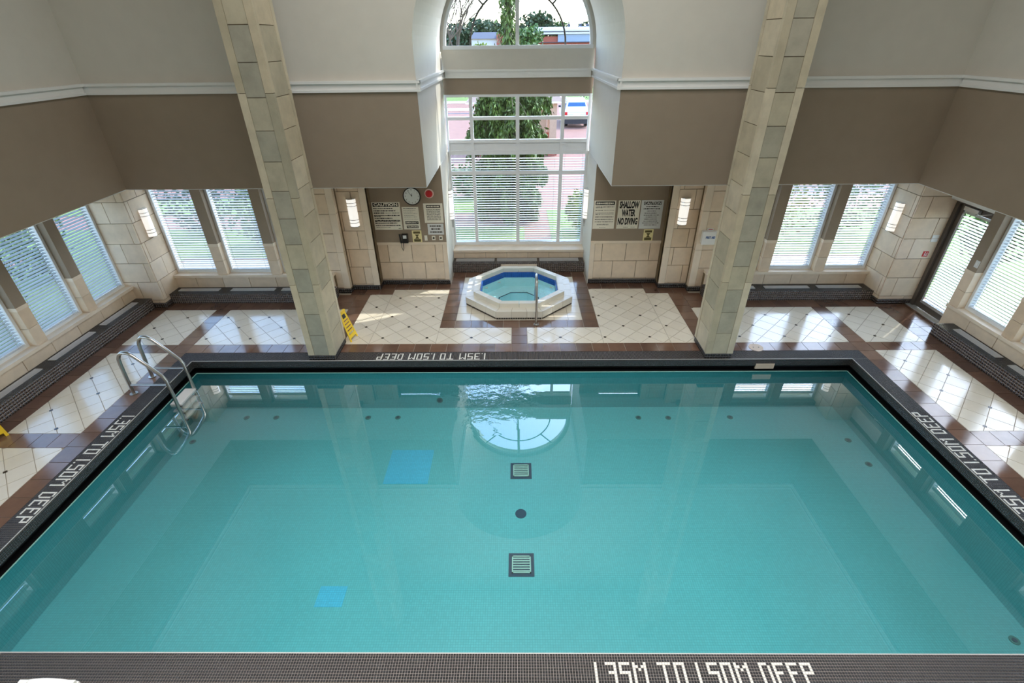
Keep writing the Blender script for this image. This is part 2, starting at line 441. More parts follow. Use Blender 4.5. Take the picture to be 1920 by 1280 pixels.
def clip(poly, x0, x1, y0, y1):
    for a, b, c in ((1, 0, x0), (-1, 0, -x1), (0, 1, y0), (0, -1, -y1)):
        o = []
        for i in range(len(poly)):
            p, q = poly[i], poly[(i + 1) % len(poly)]
            dp, dq = a * p[0] + b * p[1] - c, a * q[0] + b * q[1] - c
            if dp >= 0: o.append(p)
            if (dp > 0) != (dq > 0):
                t_ = dp / (dp - dq) if dp != dq else 0
                o.append((p[0] + (q[0] - p[0]) * t_, p[1] + (q[1] - p[1]) * t_))
        poly = o
        if len(poly) < 3: return []
    return poly
DG = .22            # half diagonal of a floor tile laid on the bias
ctiles = []
for _, x0, x1, y0, y1 in cream:
    x0, x1, y0, y1 = x0 + .004, x1 - .004, y0 + .004, y1 - .004
    i0, i1 = int((x0 + 3.15) / DG) - 3, int((x1 + 3.15) / DG) + 3
    for i in range(i0, i1 + 1):
        for j in range(int((y0 - 9.59) / DG) - 3, int((y1 - 9.59) / DG) + 4):
            if (i + j) % 2 == 0: continue
            cx_, cy_ = -3.15 + i * DG, 9.59 + j * DG
            r_ = DG - .006
            pl = clip([(cx_ - r_, cy_), (cx_, cy_ - r_), (cx_ + r_, cy_), (cx_, cy_ + r_)], x0, x1, y0, y1)
            if len(pl) >= 3:
                ar = abs(sum(pl[k][0] * pl[(k + 1) % len(pl)][1] - pl[(k + 1) % len(pl)][0] * pl[k][1] for k in range(len(pl)))) / 2
                if ar > .0012: ctiles.append(pl)
    # dark inserts sit at every second crossing in both directions
    for a in range(-30, 30):
        for b in range(-30, 30):
            px_, py_ = -3.15 + (a + b) * .44, 9.59 + (a - b) * .44
            if x0 + .05 < px_ < x1 - .05 and y0 + .05 < py_ < y1 - .05: inserts.append((px_, py_))
for i in range(9):      # square-laid cream tiles round the tub
    for j in range(7):
        x0, x1 = -1.325 + i * .2944, -1.325 + (i + 1) * .2944; y0, y1 = 8.965 + j * .3136, 8.965 + (j + 1) * .3136
        cx_, cy_ = (x0 + x1) / 2, (y0 + y1) / 2
        if abs(cx_) < .95 and abs(cy_ - 10.17) < .95 and abs(cx_) + abs(cy_ - 10.17) < 1.3: continue
        ctiles.append([(x0 + .004, y0 + .004), (x1 - .004, y0 + .004), (x1 - .004, y1 - .004), (x0 + .004, y1 - .004)])
def lay(tiles, name, mat):
    def key(pl):
        cx_, cy_ = sum(p[0] for p in pl) / len(pl), sum(p[1] for p in pl) / len(pl)
        return (0 if in_frame(cx_, cy_) else 1, (Vector((cx_, cy_, 0)) - CAMV).length)
    tiles = sorted(tiles, key=key)
    for pl in tiles[:300]:
        z = random.uniform(-.0006, .0006)
        MB().prism(pl, 'z', -.0088, z).build(name, mat, floor)
    if tiles[300:]:
        b = MB()
        for pl in tiles[300:]: b.prism(pl, 'z', -.0088, random.uniform(-.0006, .0006))
        b.build(name + '_remainder', mat, floor, kind='stuff')
lay(brown, 'brown_tile', 'brown_tile')
lay(ctiles, 'cream_tile', 'cream_tile')
for (x, y) in inserts[:290]:
    if in_frame(x, y):
        r_ = .034
        MB().prism([(x - r_, y), (x, y - r_), (x + r_, y), (x, y + r_)], 'z', -.004, .0012).build('insert_tile', 'insert', floor)

# ------------------------------------------------------------------ swimming pool
pool = thing('swimming_pool', (0, 0, 0), 'large rectangular indoor pool of teal water with black mosaic coping', 'pool')
ZW, ZF = -.28, -1.12
b = MB(); th = .12; wt = -.283
b.box(-PX - th, PY0 - th, ZF - .1, PX + th, PY1 + th, ZF)
b.box(-PX - th, PY1, ZF, PX + th, PY1 + th, wt); b.box(-PX - th, PY0 - th, ZF, PX + th, PY0, wt)
b.box(-PX - th, PY0, ZF, -PX, PY1, wt); b.box(PX, PY0, ZF, PX + th, PY1, wt)
b.build('basin', 'teal', pool)
b = MB(); t_ = .012      # pale edge where the basin meets the gutter
for x0, y0, x1, y1 in ((-PX, PY1 - .004, PX, PY1 + t_), (-PX - t_, PY0, -PX + .004, PY1), (PX - .004, PY0, PX + t_, PY1), (-PX, PY0 - t_, PX, PY0 + .004)):
    b.box(x0, y0, wt, x1, y1, ZW + .004)
b.build('gutter_edge', 'drain_rim', pool)
b = MB(); g0 = th - .001    # gutter recess under the coping lip, the slot's shade painted in as black
b.box(-PX - g0 - .05, PY1 + g0, -.34, PX + g0 + .05, PY1 + g0 + .03, -.151); b.box(-PX - g0 - .05, PY0 - g0 - .03, -.34, PX + g0 + .05, PY0 - g0, -.151)
b.box(-PX - g0 - .03, PY0 - g0, -.34, -PX - g0, PY1 + g0, -.151); b.box(PX + g0, PY0 - g0, -.34, PX + g0 + .03, PY1 + g0, -.151)
b.box(-PX - g0, PY1 + .012, wt + .0005, PX + g0, PY1 + g0, ZW + .005); b.box(-PX - g0, PY0 - g0, wt + .0005, PX + g0, PY0 - .012, ZW + .005)
b.box(-PX - g0, PY0, wt + .0005, -PX - .012, PY1, ZW + .005); b.box(PX + .012, PY0, wt + .0005, PX + g0, PY1, ZW + .005)
b.build('gutter', 'gutter', pool)
cope = MB(); NW = 15 * MP
cope.box(-XO, PY1 + .002, -.15, XO, PY1 + CW, -.0035); cope.box(-XO, PY0 - NW, -.15, XO, PY0 - .002, -.0035)
cope.box(-XO, PY0, -.15, -PX - .002, PY1, -.0035); cope.box(PX + .002, PY0, -.15, XO, PY1, -.0035)
cope.build('coping', 'mgrout', pool)
lip = MB()
lip.box(-PX, PY1 - .0005, -.15, PX, PY1 + .002, -.0035); lip.box(-PX, PY0 - .002, -.15, PX, PY0 + .0005, -.0035)
lip.box(-PX - .002, PY0, -.15, -PX + .0005, PY1, -.0035); lip.box(PX - .0005, PY0, -.15, PX + .002, PY1, -.0035)
lip.build('lip_bed', 'lip_grout', pool)
nx = int(2 * XO / MP); nyy = int((PY1 - PY0) / MP)
# depth lettering set in white tiles, on the same grid
FONT = {'1': ['1'] * 7, '.': ['0'] * 6 + ['1'], '3': ['1111', '0001', '0001', '0111', '0001', '0001', '1111'],
        '5': ['1111', '1000', '1000', '1111', '0001', '0001', '1111'], 'M': ['10001', '11011', '10101', '10001', '10001', '10001', '10001'],
        'T': ['11111', '00100', '00100', '00100', '00100', '00100', '00100'], 'O': ['1111', '1001', '1001', '1001', '1001', '1001', '1111'],
        'D': ['1110', '1001', '1001', '1001', '1001', '1001', '1110'], 'E': ['1111', '1000', '1000', '1110', '1000', '1000', '1111'],
        'P': ['1111', '1001', '1001', '1111', '1000', '1000', '1000'], ' ': ['00'] * 7}
rows = [''] * 7
for ch in '1.35M TO 1.50M DEEP':
    g = FONT['O' if ch == '0' else ch]
    rows = [r_ + q + '0' for r_, q in zip(rows, g)]
rows.insert(5, rows[5])
BM = np.array([[c == '1' for c in r_] for r_ in rows])       # 8 x n, top row first
LW = BM.shape[1]
def strip(org, u, v, nu, nv, at, r0):
    """coping strip: v runs from the pool edge outwards, u the reading direction; returns black and white tile arrays"""
    mask = np.ones((nu, nv), bool); wm = np.zeros((nu, nv), bool)
    for c in range(LW):
        for r_ in range(8):
            if BM[r_, c] and 0 <= at + c < nu and r0 + r_ < nv: wm[at + c, r0 + r_] = True
    mask &= ~wm
    return mosaic(org, u, v, (0, 0, 1), nu, nv, MP, .0046, .0035, mask), mosaic(org, u, v, (0, 0, 1), nu, nv, MP, .0032, .0037, wm)
zt_ = -.0035
black = []
bk, wh = strip((XO, PY1, zt_), (-1, 0, 0), (0, 1, 0), nx, 11, int((XO + .65) / MP), 1); black.append(bk)
fast_mesh('depth_lettering', *wh, 'white_tile', pool)['label'] = 'white mosaic depth lettering on the far coping'
bk, wh = strip((-XO, PY0, zt_), (1, 0, 0), (0, -1, 0), nx, 15, int((XO + .68) / MP), 3); black.append(bk)
fast_mesh('depth_lettering', *wh, 'white_tile', pool)['label'] = 'white mosaic depth lettering on the near coping'
bk, wh = strip((-PX, PY1, zt_), (0, -1, 0), (-1, 0, 0), nyy, 11, int((PY1 - 5.92) / MP), 1); black.append(bk)
fast_mesh('depth_lettering', *wh, 'white_tile', pool)['label'] = 'white mosaic depth lettering beside the ladder'
bk, wh = strip((PX, PY0, zt_), (0, 1, 0), (1, 0, 0), nyy, 11, int((3.95 - PY0) / MP), 1); black.append(bk)
fast_mesh('depth_lettering', *wh, 'white_tile', pool)['label'] = 'white mosaic depth lettering on the right coping'
fast_mesh('coping_tiles', *join_arrays(black), 'black_tile', pool)
face = [mosaic((-PX, PY1 + .002, -.1505), (1, 0, 0), (0, 0, 1), (0, -1, 0), int(2 * PX / MP), 5, MP, .0036, .003),
        mosaic((-PX - .002, PY0, -.15), (0, 1, 0), (0, 0, 1), (1, 0, 0), nyy, 5, MP, .0036, .003),
        mosaic((PX + .002, PY0, -.15), (0, 1, 0), (0, 0, 1), (-1, 0, 0), nyy, 5, MP, .0036, .003)]
fast_mesh('lip_tiles', *join_arrays(face), 'black_tile', pool)
b = MB()     # pale nosing along the top arris
for x0, y0, x1, y1 in ((-PX, PY1 - .003, PX, PY1 + .007), (-PX - .007, PY0, -PX + .003, PY1), (PX - .003, PY0, PX + .007, PY1), (-PX, PY0 - .007, PX, PY0 + .003)):
    b.box(x0, y0, -.007, x1, y1, .0005)
b.build('nosing', 'nosing', pool)
for (x0, y0, x1, y1) in ((-2.24, 5.54, -1.51, 6.31), (-2.65, 3.51, -2.295, 3.79)):
    MB().box(x0, y0, ZF - .01, x1, y1, ZF + .003).build('repair_patch', 'blue_patch', pool)
for (cx_, cy_) in ((.01, 5.815), (.0, 4.10)):
    d = MB().box(cx_ - .175, cy_ - .175, ZF - .01, cx_ + .175, cy_ + .175, ZF + .008).build('floor_drain', 'navy', pool)
    g = MB()
    for k in (-1, 1):
        g.box(cx_ + k * .122 - .008, cy_ - .13, ZF + .004, cx_ + k * .122 + .008, cy_ + .13, ZF + .02)
        g.box(cx_ - .13, cy_ + k * .122 - .008, ZF + .004, cx_ + .13, cy_ + k * .122 + .008, ZF + .02)
    for k in range(6): g.box(cx_ - .115, cy_ - .107 + k * .038, ZF + .004, cx_ + .115, cy_ - .09 + k * .038, ZF + .017)
    g.build('drain_grate', 'drain_rim', d)
MB().cyl((0, 4.95, ZF - .01), 'z', .085, .016, 28).build('hydrostatic_cover', 'navy', pool)
for x, y in ((-5.24, 7.19), (-4.67, 7.19), (-2.90, 7.18), (-2.33, 7.18), (2.25, 7.16), (2.81, 7.15), (3.98, 7.16), (-5.91, 6.53), (5.84, 6.53), (5.85, 5.95), (5.84, 3.12)):
    f_ = MB().cyl((x, y, ZF - .005), 'z', .055, .013, 20).build('floor_inlet', 'inlet', pool); MB().cyl((x, y, ZF + .006), 'z', .028, .005, 16).build('eyeball', 'navy', f_)
f_ = MB().cyl((-1.55, PY1 - .012, -.93), 'y', .06, .013, 20).build('return_inlet', 'inlet', pool); MB().cyl((-1.55, PY1 - .016, -.93), 'y', .035, .005, 16).build('eyeball', 'navy', f_)
MB().box(4.35, PY1 - .006, -.215, 4.69, PY1 + .02, -.105).build('skimmer_plate', 'beige_lid', pool)
wb = MB(); wb.v = [(-PX - th, PY0 - th, ZW), (PX + th, PY0 - th, ZW), (PX + th, PY1 + th, ZW), (-PX - th, PY1 + th, ZW)]; wb.f = [(0, 1, 2, 3)]; wb.m = [0]
wb.build('water_surface', 'water', pool)
lid = tag(MB().cyl((4.48, 7.86, -.004), 'z', .13, .010, 28).build('deck_lid', 'beige_lid'), 'round beige access lid set in the deck beside right column', 'lid')
for dx in (-.05, .05): MB().cyl((4.48 + dx, 7.86, .005), 'z', .012, .003, 10).build('finger_hole', 'ink_soft', lid)

# ------------------------------------------------------------------ walls
def field(parent, axis, face_pos, sgn, u0, u1, z0, z1, L=.61, H=.43, off=0.0, zbase=.14, mat='stone', name='stone_block', th=.028, gap=.012):
    """courses of blocks on a wall face. axis 'y': the face looks along -y or +y; 'x': along +-x. sgn is the outward direction."""
    a, b = min(u0, u1), max(u0, u1)
    k = math.floor((z0 - zbase) / H + 1e-6)
    while zbase + k * H < z1 - .01:
        c0, c1 = max(z0, zbase + k * H), min(z1, zbase + (k + 1) * H)
        sh = off + (L / 2 if k % 2 else 0)
        i = math.floor((a - sh) / L)
        while sh + i * L < b - .01:
            p0, p1 = max(a, sh + i * L), min(b, sh + (i + 1) * L)
            if p1 - p0 > .02 and c1 - c0 > .02:
                d = th + random.uniform(-.002, .002)
                q0, q1 = face_pos, face_pos - sgn * d
                q0 += sgn * (d - th) * .5
                g = gap / 2
                if axis == 'y': piece(name, parent, mat, p0 + g, q0, c0 + g, p1 - g, q1, c1 - g)
                else: piece(name, parent, mat, q0, p0 + g, c0 + g, q1, p1 - g, c1 - g)
            i += 1
        k += 1
def base_mosaic(parent, axis, face_pos, sgn, u0, u1, z0, z1, name='base_tiles', mat='dark_tile', pitch=.048):
    nu, nv = max(1, round(abs(u1 - u0) / pitch)), max(1, round((z1 - z0) / pitch))
    a = min(u0, u1)
    if axis == 'y': return mosaic((a, face_pos, z0), (1, 0, 0), (0, 0, 1), (0, sgn, 0), nu, nv, pitch, .008, .004)
    return mosaic((face_pos, a, z0), (0, 1, 0), (0, 0, 1), (sgn, 0, 0), nu, nv, pitch, .008, .004)

wall_back = sempty('wall_back'); wall_left = sempty('wall_left'); wall_right = sempty('wall_right')
CORE = .022
OPEN_SIDE = [(8.62, 9.62), (7.40, 8.40), (6.18, 7.18), (4.02, 5.02), (2.80, 3.80), (1.58, 2.58)]
OPEN_BACK = [(6.82, 7.82), (5.60, 6.60), (4.38, 5.38)]
def side_wall(s, W, door):
    X = lambda d: s * (WX + d)          # d > 0 is out of the room
    core, br, sl = MB(), MB(), None
    ytop = 8.62 if door else LY
    core.box(X(CORE), NEARW, 0, X(.30), ytop, SILL - .06)
    br.box(X(0), NEARW, HEAD, X(.30), LY, ZS)
    edges = [NEARW] + [v_ for o in sorted(OPEN_SIDE) for v_ in o] + [LY]
    for i in range(0, len(edges), 2):
        y0, y1 = edges[i], edges[i + 1]
        if y1 - y0 < .01: continue
        if y0 < 0: br.box(X(0), y0, SILL, X(.26), y1, HEAD); continue
        br.box(X(0), y0, 1.26, X(.26), y1, HEAD)
        core.box(X(CORE), y0 + .01, SILL, X(.26), y1 - .01, 1.20)
        piece('pier_cap', W, 'stone_trim', X(-.008), y0 - .004, 1.20, X(.24), y1 + .004, 1.262)
        for c0, c1 in ((SILL, .86), (.86, 1.20)):
            nblk = 1 if y1 - y0 < .4 else 2
            for q in range(nblk):
                piece('stone_block', W, 'stone', X(0), y0 + (y1 - y0) * q / nblk + .002, c0 + .004, X(.24), y0 + (y1 - y0) * (q + 1) / nblk - .002, c1 - .004)
    core.build('masonry_core', 'joint', W); br.build('brown_plaster', 'brown', W)
    field(W, 'x', s * WX, -s, 4.4, ytop, .02, SILL - .06, H=.43, off=.10, zbase=.04)
    for y0, y1 in ((8.62, LY), (7.40, 8.62), (6.18, 7.40), (5.02, 6.18), (3.8, 5.02), (1.5, 3.8)):
        if door and y0 > 8.5: continue
        piece('sill_slab', W, 'stone_trim', X(-.03), y0 + .001, SILL - .06, X(.26), y1 - .001, SILL)
    # corner pier: a face towards the viewer and a face towards the middle
    pr = MB().box(s * (LX + CORE), LY + CORE, 0, s * (WX + .28), 10.55, ZS); pr.build('pier_core', 'joint', W)
    x1 = 8.70
    field(W, 'y', LY, -1, s * LX, s * x1, .115, ZS, off=s * LX + (.18 if s < 0 else .24), zbase=.19)
    field(W, 'x', s * LX, -s, LY + .029, 10.40, .115, ZS, off=LY + .12, zbase=.19)
    bm_ = [base_mosaic(W, 'y', LY + .004, -1, s * (LX - .0), s * (8.1 if s < 0 else 8.68), 0, .11)]
    bm_.append(base_mosaic(W, 'x', s * (LX + .004), -s, LY, 9.85, 0, .11))
    fast_mesh('base_tiles', *join_arrays(bm_), 'dark_tile', W)
    MB().box(s * (LX + .005), LY + .005, 0, s * 8.69, 9.9, .112).build('base_bed', 'mgrout_dark', W)
side_wall(-1, wall_left, False); side_wall(1, wall_right, True)

core, br = MB(), MB()
bmz = []
for s in (-1, 1):
    # window section
    core.box(s * 4.2, WY + CORE, 0, s * LX, WY + .3, SILL - .06)
    br.box(s * 4.2, WY, HEAD, s * LX, WY + .3, ZS)
    ed = [(6.60, 6.82), (5.38, 5.60)]
    for a, c in ed:
        br.box(s * a, WY, 1.26, s * c, WY + .26, HEAD)
        core.box(s * (a + .01), WY + CORE, SILL, s * (c - .01), WY + .24, 1.2)
        piece('pier_cap', wall_back, 'stone_trim', s * (a - .004), WY - .008, 1.20, s * (c + .004), WY + .24, 1.262)
        for c0, c1 in ((SILL, .86), (.86, 1.20)):
            piece('stone_block', wall_back, 'stone', s * (a + .002), WY, c0 + .004, s * (c - .002), WY + .24, c1 - .004)
    field(wall_back, 'y', WY, -1, s * 4.2, s * LX, .02, SILL - .06, off=s * .05, zbase=.04)
    for a, c in ((6.72, LX), (5.50, 6.72), (4.2, 5.50)):
        piece('sill_slab', wall_back, 'stone_trim', s * (a + .001), WY - .03, SILL - .06, s * (c - .001), WY + .26, SILL)
    # stepped stone sections towards the alcove
    A, B_, C_ = 10.32, 10.50, YC
    core.box(s * 3.91, A + CORE, 0, s * 4.38, 10.9, ZS); core.box(s * 3.27, B_ + CORE, 0, s * 3.95, 11.0, ZS)
    core.box(s * (AX + .0), C_ + CORE, 0, s * 3.3, 11.1, 1.0)
    br.box(s * AX, C_, 1.06, s * 3.3, 11.1, ZS)
    field(wall_back, 'y', A, -1, s * 4.06, s * 4.38, .115, ZS, L=.9, off=s * 3.6)
    field(wall_back, 'y', B_, -1, s * 3.41, s * 3.91, .115, ZS, L=.54, off=s * 3.41 + .36)
    field(wall_back, 'y', C_, -1, s * (AX + .1), s * 3.27, .115, 1.0, L=.55, off=s * AX)
    piece('dado_cap', wall_back, 'stone_trim', s * AX, C_ - .012, 1.0, s * 3.27, C_ + .05, 1.062)
    for (x0, x1, yy, zj) in ((3.91, 4.06, A, (.115, 1.0, 1.87, ZS)), (3.27, 3.41, B_, (.115, 1.0, 1.87, ZS)), (AX, AX + .1, C_, (.115, 1.0))):
        for z0, z1 in zip(zj[:-1], zj[1:]):
            piece('edge_strip', wall_back, 'stone_trim', s * x0, yy - .006, z0 + .003, s * x1, yy + .12, z1 - .003)
    for (x0, x1, yy) in ((3.91, 4.2, A), (3.27, 3.91, B_), (AX, 3.27, C_)):
        bmz.append(base_mosaic(wall_back, 'y', yy - .008, -1, s * x0, s * x1, 0, .1))
        MB().box(s * x0, yy - .0075, 0, s * x1, yy + .05, .112).build('base_bed', 'mgrout_dark', wall_back)
    for (xx, y0, y1) in ((3.91, A, B_), (3.27, B_, C_)):
        bmz.append(base_mosaic(wall_back, 'x', s * (xx - .006), -s, y0 - .01, y1 - .01, 0, .1))
core.build('masonry_core', 'joint', wall_back); br.build('brown_plaster', 'brown', wall_back)
fast_mesh('base_tiles', *join_arrays(bmz), 'black_tile', wall_back)

# upper walls, overhanging the window bays
def arc(r, zc, n=28, a0=0.0, a1=math.pi): return [(r * math.cos(a0 + (a1 - a0) * i / n), zc + r * math.sin(a0 + (a1 - a0) * i / n)) for i in range(n + 1)]
ZA = 4.91; RN = 1.665
def arch_wall(b, X, y0, y1, z0, z1, r, zc, n=28):
    """wall with a round-headed opening: left slab, right slab and a crown of quads"""
    b.box(-X, y0, z0, -r, y1, z1); b.box(r, y0, z0, X, y1, z1)
    ap = arc(r, zc, n)
    for i in range(n):
        (xa, za), (xb, zb) = ap[i], ap[i + 1]
        k = len(b.v)
        for yy in (y0, y1): b.v += [(xa, yy, za), (xb, yy, zb), (xb, yy, z1), (xa, yy, z1)]
        b.quadstrip([(k, k + 1, k + 2, k + 3), (k + 7, k + 6, k + 5, k + 4), (k, k + 4, k + 5, k + 1), (k + 2, k + 6, k + 7, k + 3)], 0)
up = MB(); arch_wall(up, 9.0, NY, 10.75, ZS, CEIL + .05, AX, ZA, 32)
arch_wall(up, 2.2, 10.75, 12.15, ZS, 7.2, AX, ZA, 32)
up.build('upper_plaster', 'cream', wall_back, smooth=True)
for s in (-1, 1):
    MB().box(s * AX, NY + .001, ZS - .012, s * 8.9, 10.6, ZS).build('soffit_lining', 'white', wall_back)
MB().box(-SX, NY - .006, ZS, -AX, NY, ZB).build('brown_band', 'brown', wall_back)
MB().box(AX, NY - .006, ZS, SX, NY, ZB).build('brown_band', 'brown', wall_back)
for s, W in ((-1, wall_left), (1, wall_right)):
    MB().box(s * SX, NEARW, ZS, s * 9.0, NY, CEIL + .05).build('upper_plaster', 'cream', W)
    MB().box(s * (SX + .001), NEARW, ZS - .012, s * 8.9, NY, ZS).build('soffit_lining', 'white', W)
    MB().box(s * (SX - .006), NEARW, ZS, s * SX, NY - .006, ZB).build('brown_band', 'brown', W)
# lower alcove sides and back
for s in (-1, 1):
    MB().box(s * (AX - .006), YC - .002, 0, s * AX, 12.45, ZS).box(s * AX, 11.1, 0, s * 2.1, 12.45, ZS).build('alcove_side', 'cream', wall_back)
b = MB(); b.box(-AX, YD, 3.975, AX, YD + .25, ZB); b.build('brown_band', 'brown', wall_back)
b = MB(); b.box(-AX, YD, ZB, AX, YD + .25, 4.84); b.build('ledge_panel', 'cream', wall_back)
arch = MB(); arch_wall(arch, 2.1, YD + .02, YD + .25, 4.84, 7.2, 1.6, ZA, 32); arch.build('arch_surround', 'cream', wall_back, smooth=True)
MB().box(-2.1, YD + .03, 0, 2.1, YD + .3, .36).build('window_apron', 'cream', wall_back)
MB().box(-AX, 11.862, 0, AX, YD + .3, .40).build('masonry_core', 'joint', wall_back)
for i in range(-3, 4):
    x0, x1 = max(-AX, i * .54 - .3), min(AX, i * .54 + .24)
    if x1 - x0 > .05: piece('stone_block', wall_back, 'stone', x0 + .003, 11.84, .2, x1 - .003, 11.868, .40)
piece('sill_slab', wall_back, 'stone_trim', -AX, 11.81, .40, AX, YD + .05, .455)
# cornice runs
def cornice(name, pts, inward):
    """three-step moulding along a straight run from p to q, standing off towards 'inward'"""
    (xa, ya), (xb, yb) = pts; ix, iy = inward; b = MB()
    for z0, z1, d in ((ZB, ZB + .035, .05), (ZB + .035, ZT - .04, .03), (ZT - .04, ZT, .065)):
        b.box(min(xa, xb, xa + ix * d, xb + ix * d), min(ya, yb, ya + iy * d, yb + iy * d), z0, max(xa, xb, xa + ix * d, xb + ix * d), max(ya, yb, ya + iy * d, yb + iy * d), z1)
    return struct(b.build(name, 'white'))
cornice('trim_1', ((-SX, NY), (-AX + .065, NY)), (0, -1)); cornice('trim_2', ((AX - .065, NY), (SX, NY)), (0, -1))
cornice('trim_3', ((-AX, NY - .06), (-AX, YD)), (1, 0)); cornice('trim_4', ((AX, NY - .06), (AX, YD)), (-1, 0)); cornice('trim_5', ((-AX + .065, YD), (AX - .065, YD)), (0, -1))
cornice('trim_6', ((-SX, NEARW), (-SX, NY - .065)), (1, 0)); cornice('trim_7', ((SX, NEARW), (SX, NY - .065)), (-1, 0))
struct(MB().box(-9, NEARW, CEIL, 9, 10.75, CEIL + .2).build('ceiling', 'cream'))
struct(MB().box(-9, NEARW - .2, 0, 9, NEARW, CEIL).build('wall_front', 'cream'))

# ------------------------------------------------------------------ windows and blinds
win_n = [0]
def blind(label, axis, posn, u0, u1, z0, z1, inward, tilt, pitch=.056, group=None, wd=.06):
    """venetian blind: head rail, single slats, bottom rail and two ladder cords. inward is the sign of the room side."""
    cx_ = (u0 + u1) / 2
    loc = (posn, cx_, z0) if axis == 'x' else (cx_, posn, z0)
    t = thing('venetian_blind', loc, label, 'blind', group)
    hw = .028
    def bx(name, a0, a1, d0, d1, za, zb, mat='slat'):
        if axis == 'x': return piece(name, t, mat, posn + d0, a0, za, posn + d1, a1, zb)
        return piece(name, t, mat, a0, posn + d0, za, a1, posn + d1, zb)
    bx('head_rail', u0, u1, -hw, hw, z1 - .05, z1, 'winwhite'); bx('bottom_rail', u0, u1, -.022, .022, z0, z0 + .018, 'winwhite')
    n = int((z1 - .06 - z0 - .03) / pitch)
    for k in range(n):
        z = z0 + .04 + k * pitch
        o = bx('slat', u0 + .004, u1 - .004, -wd / 2, wd / 2, z - .0012, z + .0012)
        a = tilt + random.uniform(-.02, .02)
        if axis == 'x': o.rotation_euler = (0, inward * a, 0)
        else: o.rotation_euler = (-inward * a, 0, 0)
    for q in (.13, .87):
        uu = u0 + (u1 - u0) * q
        bx('ladder_cord', uu - .002, uu + .002, inward * wd / 2 - .001, inward * wd / 2 + .001, z0, z1 - .03)
    return t
def side_window(axis, plane, out_sgn, u0, u1):
    """frame, pane; plane is the wall face, out_sgn points outdoors"""
    win_n[0] += 1
    W = sempty('window_%d' % win_n[0])
    P = lambda d: plane + out_sgn * d
    fw_ = .05; b = MB()
    def bx(a0, a1, d0, d1, za, zb):
        if axis == 'x': b.box(P(d0), a0, za, P(d1), a1, zb)
        else: b.box(a0, P(d0), za, a1, P(d1), zb)
    bx(u0, u0 + fw_, .14, .27, SILL, HEAD); bx(u1 - fw_, u1, .14, .27, SILL, HEAD)
    bx(u0 + fw_, u1 - fw_, .14, .27, SILL, SILL + fw_); bx(u0 + fw_, u1 - fw_, .14, .27, HEAD - fw_, HEAD)
    b.build('frame', 'winwhite', W)
    g = MB()
    if axis == 'x': g.box(P(.245), u0 + fw_, SILL + fw_, P(.249), u1 - fw_, HEAD - fw_)
    else: g.box(u0 + fw_, P(.245), SILL + fw_, u1 - fw_, P(.249), HEAD - fw_)
    g.build('pane', 'pane', W)
    return W
TILT_SIDE = .27
for s, nm in ((-1, 'left'), (1, 'right')):
    ordn = ['the corner', 'second from the corner', 'third from the corner']
    for i, (y0, y1) in enumerate(OPEN_SIDE):
        if s > 0 and i == 0: continue
        side_window('x', s * WX, s, y0, y1)
        if i > 3: continue
        if s < 0: lab = ['white blind in the left wall window nearest the corner pier', 'white blind in the second left wall window from the corner pier', 'white blind in the third left wall window, cut by the left picture edge', 'white blind beyond the wide pier on the left wall'][i]
        else: lab = ['', 'white blind in the right wall window just beside the exit door', 'white blind in the second right wall window past the exit door', 'white blind beyond the wide pier on the right wall'][i]
        blind(lab, 'x', s * (WX + .19), y0 + .055, y1 - .055, SILL + .055, BTOP, -s, TILT_SIDE, group='venetian blinds on the side walls')
    for i, (x0, x1) in enumerate(OPEN_BACK):
        a, c = sorted((s * x0, s * x1))
        side_window('y', WY, 1, a, c)
        side = 'left' if s < 0 else 'right'
        lab = ['white blind in the back window next to the %s corner pier' % side, 'white blind in the middle back window of the %s bay' % side, 'white blind of the back window mostly hidden by the %s stone column' % side][i]
        blind(lab, 'y', WY + .19, a + .055, c - .055, SILL + .055, BTOP, -1, TILT_SIDE, group='venetian blinds in the back bays')

# alcove window: grid below, fanlight above
win_n[0] += 1
aw = sempty('window_%d' % win_n[0])
XS = [-1.66, -1.62, -1.11, -1.03, -.06, .03, .99, 1.07, 1.60, 1.66]
bars = MB()
for x0, x1 in ((-AX, -1.615), (-1.11, -1.035), (-.055, .03), (.985, 1.065), (1.60, AX)): bars.box(x0, YD, .455, x1, YD + .1, 3.975)
bars.build('mullions', 'winwhite', aw)
rails = MB()
for z0, z1 in ((3.92, 3.975), (3.445, 3.515), (2.955, 3.025), (2.695, 2.782), (2.225, 2.315), (.455, .53)):
    for x0, x1 in ((-1.615, -1.11), (-1.035, -.055), (.03, .985), (1.065, 1.60)): rails.box(x0, YD + .01, z0, x1, YD + .09, z1)
rails.build('transoms', 'winwhite', aw)
cols4 = ((-1.615, -1.11), (-1.035, -.055), (.03, .985), (1.065, 1.60))
for x0, x1 in cols4:
    MB().box(x0, YD + .05, 2.782, x1, YD + .07, 2.955).build('spandrel_panel', 'winwhite', aw)
    for z0, z1 in ((3.515, 3.92), (3.025, 3.445)): MB().box(x0, YD + .058, z0, x1, YD + .062, z1).build('pane', 'pane', aw)
    for z0, z1 in ((2.315, 2.695), (.53, 2.225)): MB().box(x0, YD + .02, z0, x1, YD + .024, z1).build('pane', 'pane', aw)
for (x0, x1), lab in zip(cols4, ('narrow white blind at the left end of the alcove window', 'wide white blind left of centre in the alcove window', 'wide white blind right of centre in the alcove window', 'narrow white blind at the right end of the alcove window')):
    blind(lab, 'y', YD + .14, x0 - .02, x1 + .02, .50, 2.72, -1, .12, pitch=.06, group='venetian blinds in the alcove window')
win_n[0] += 1
fan = sempty('window_%d' % win_n[0])
fr = MB()
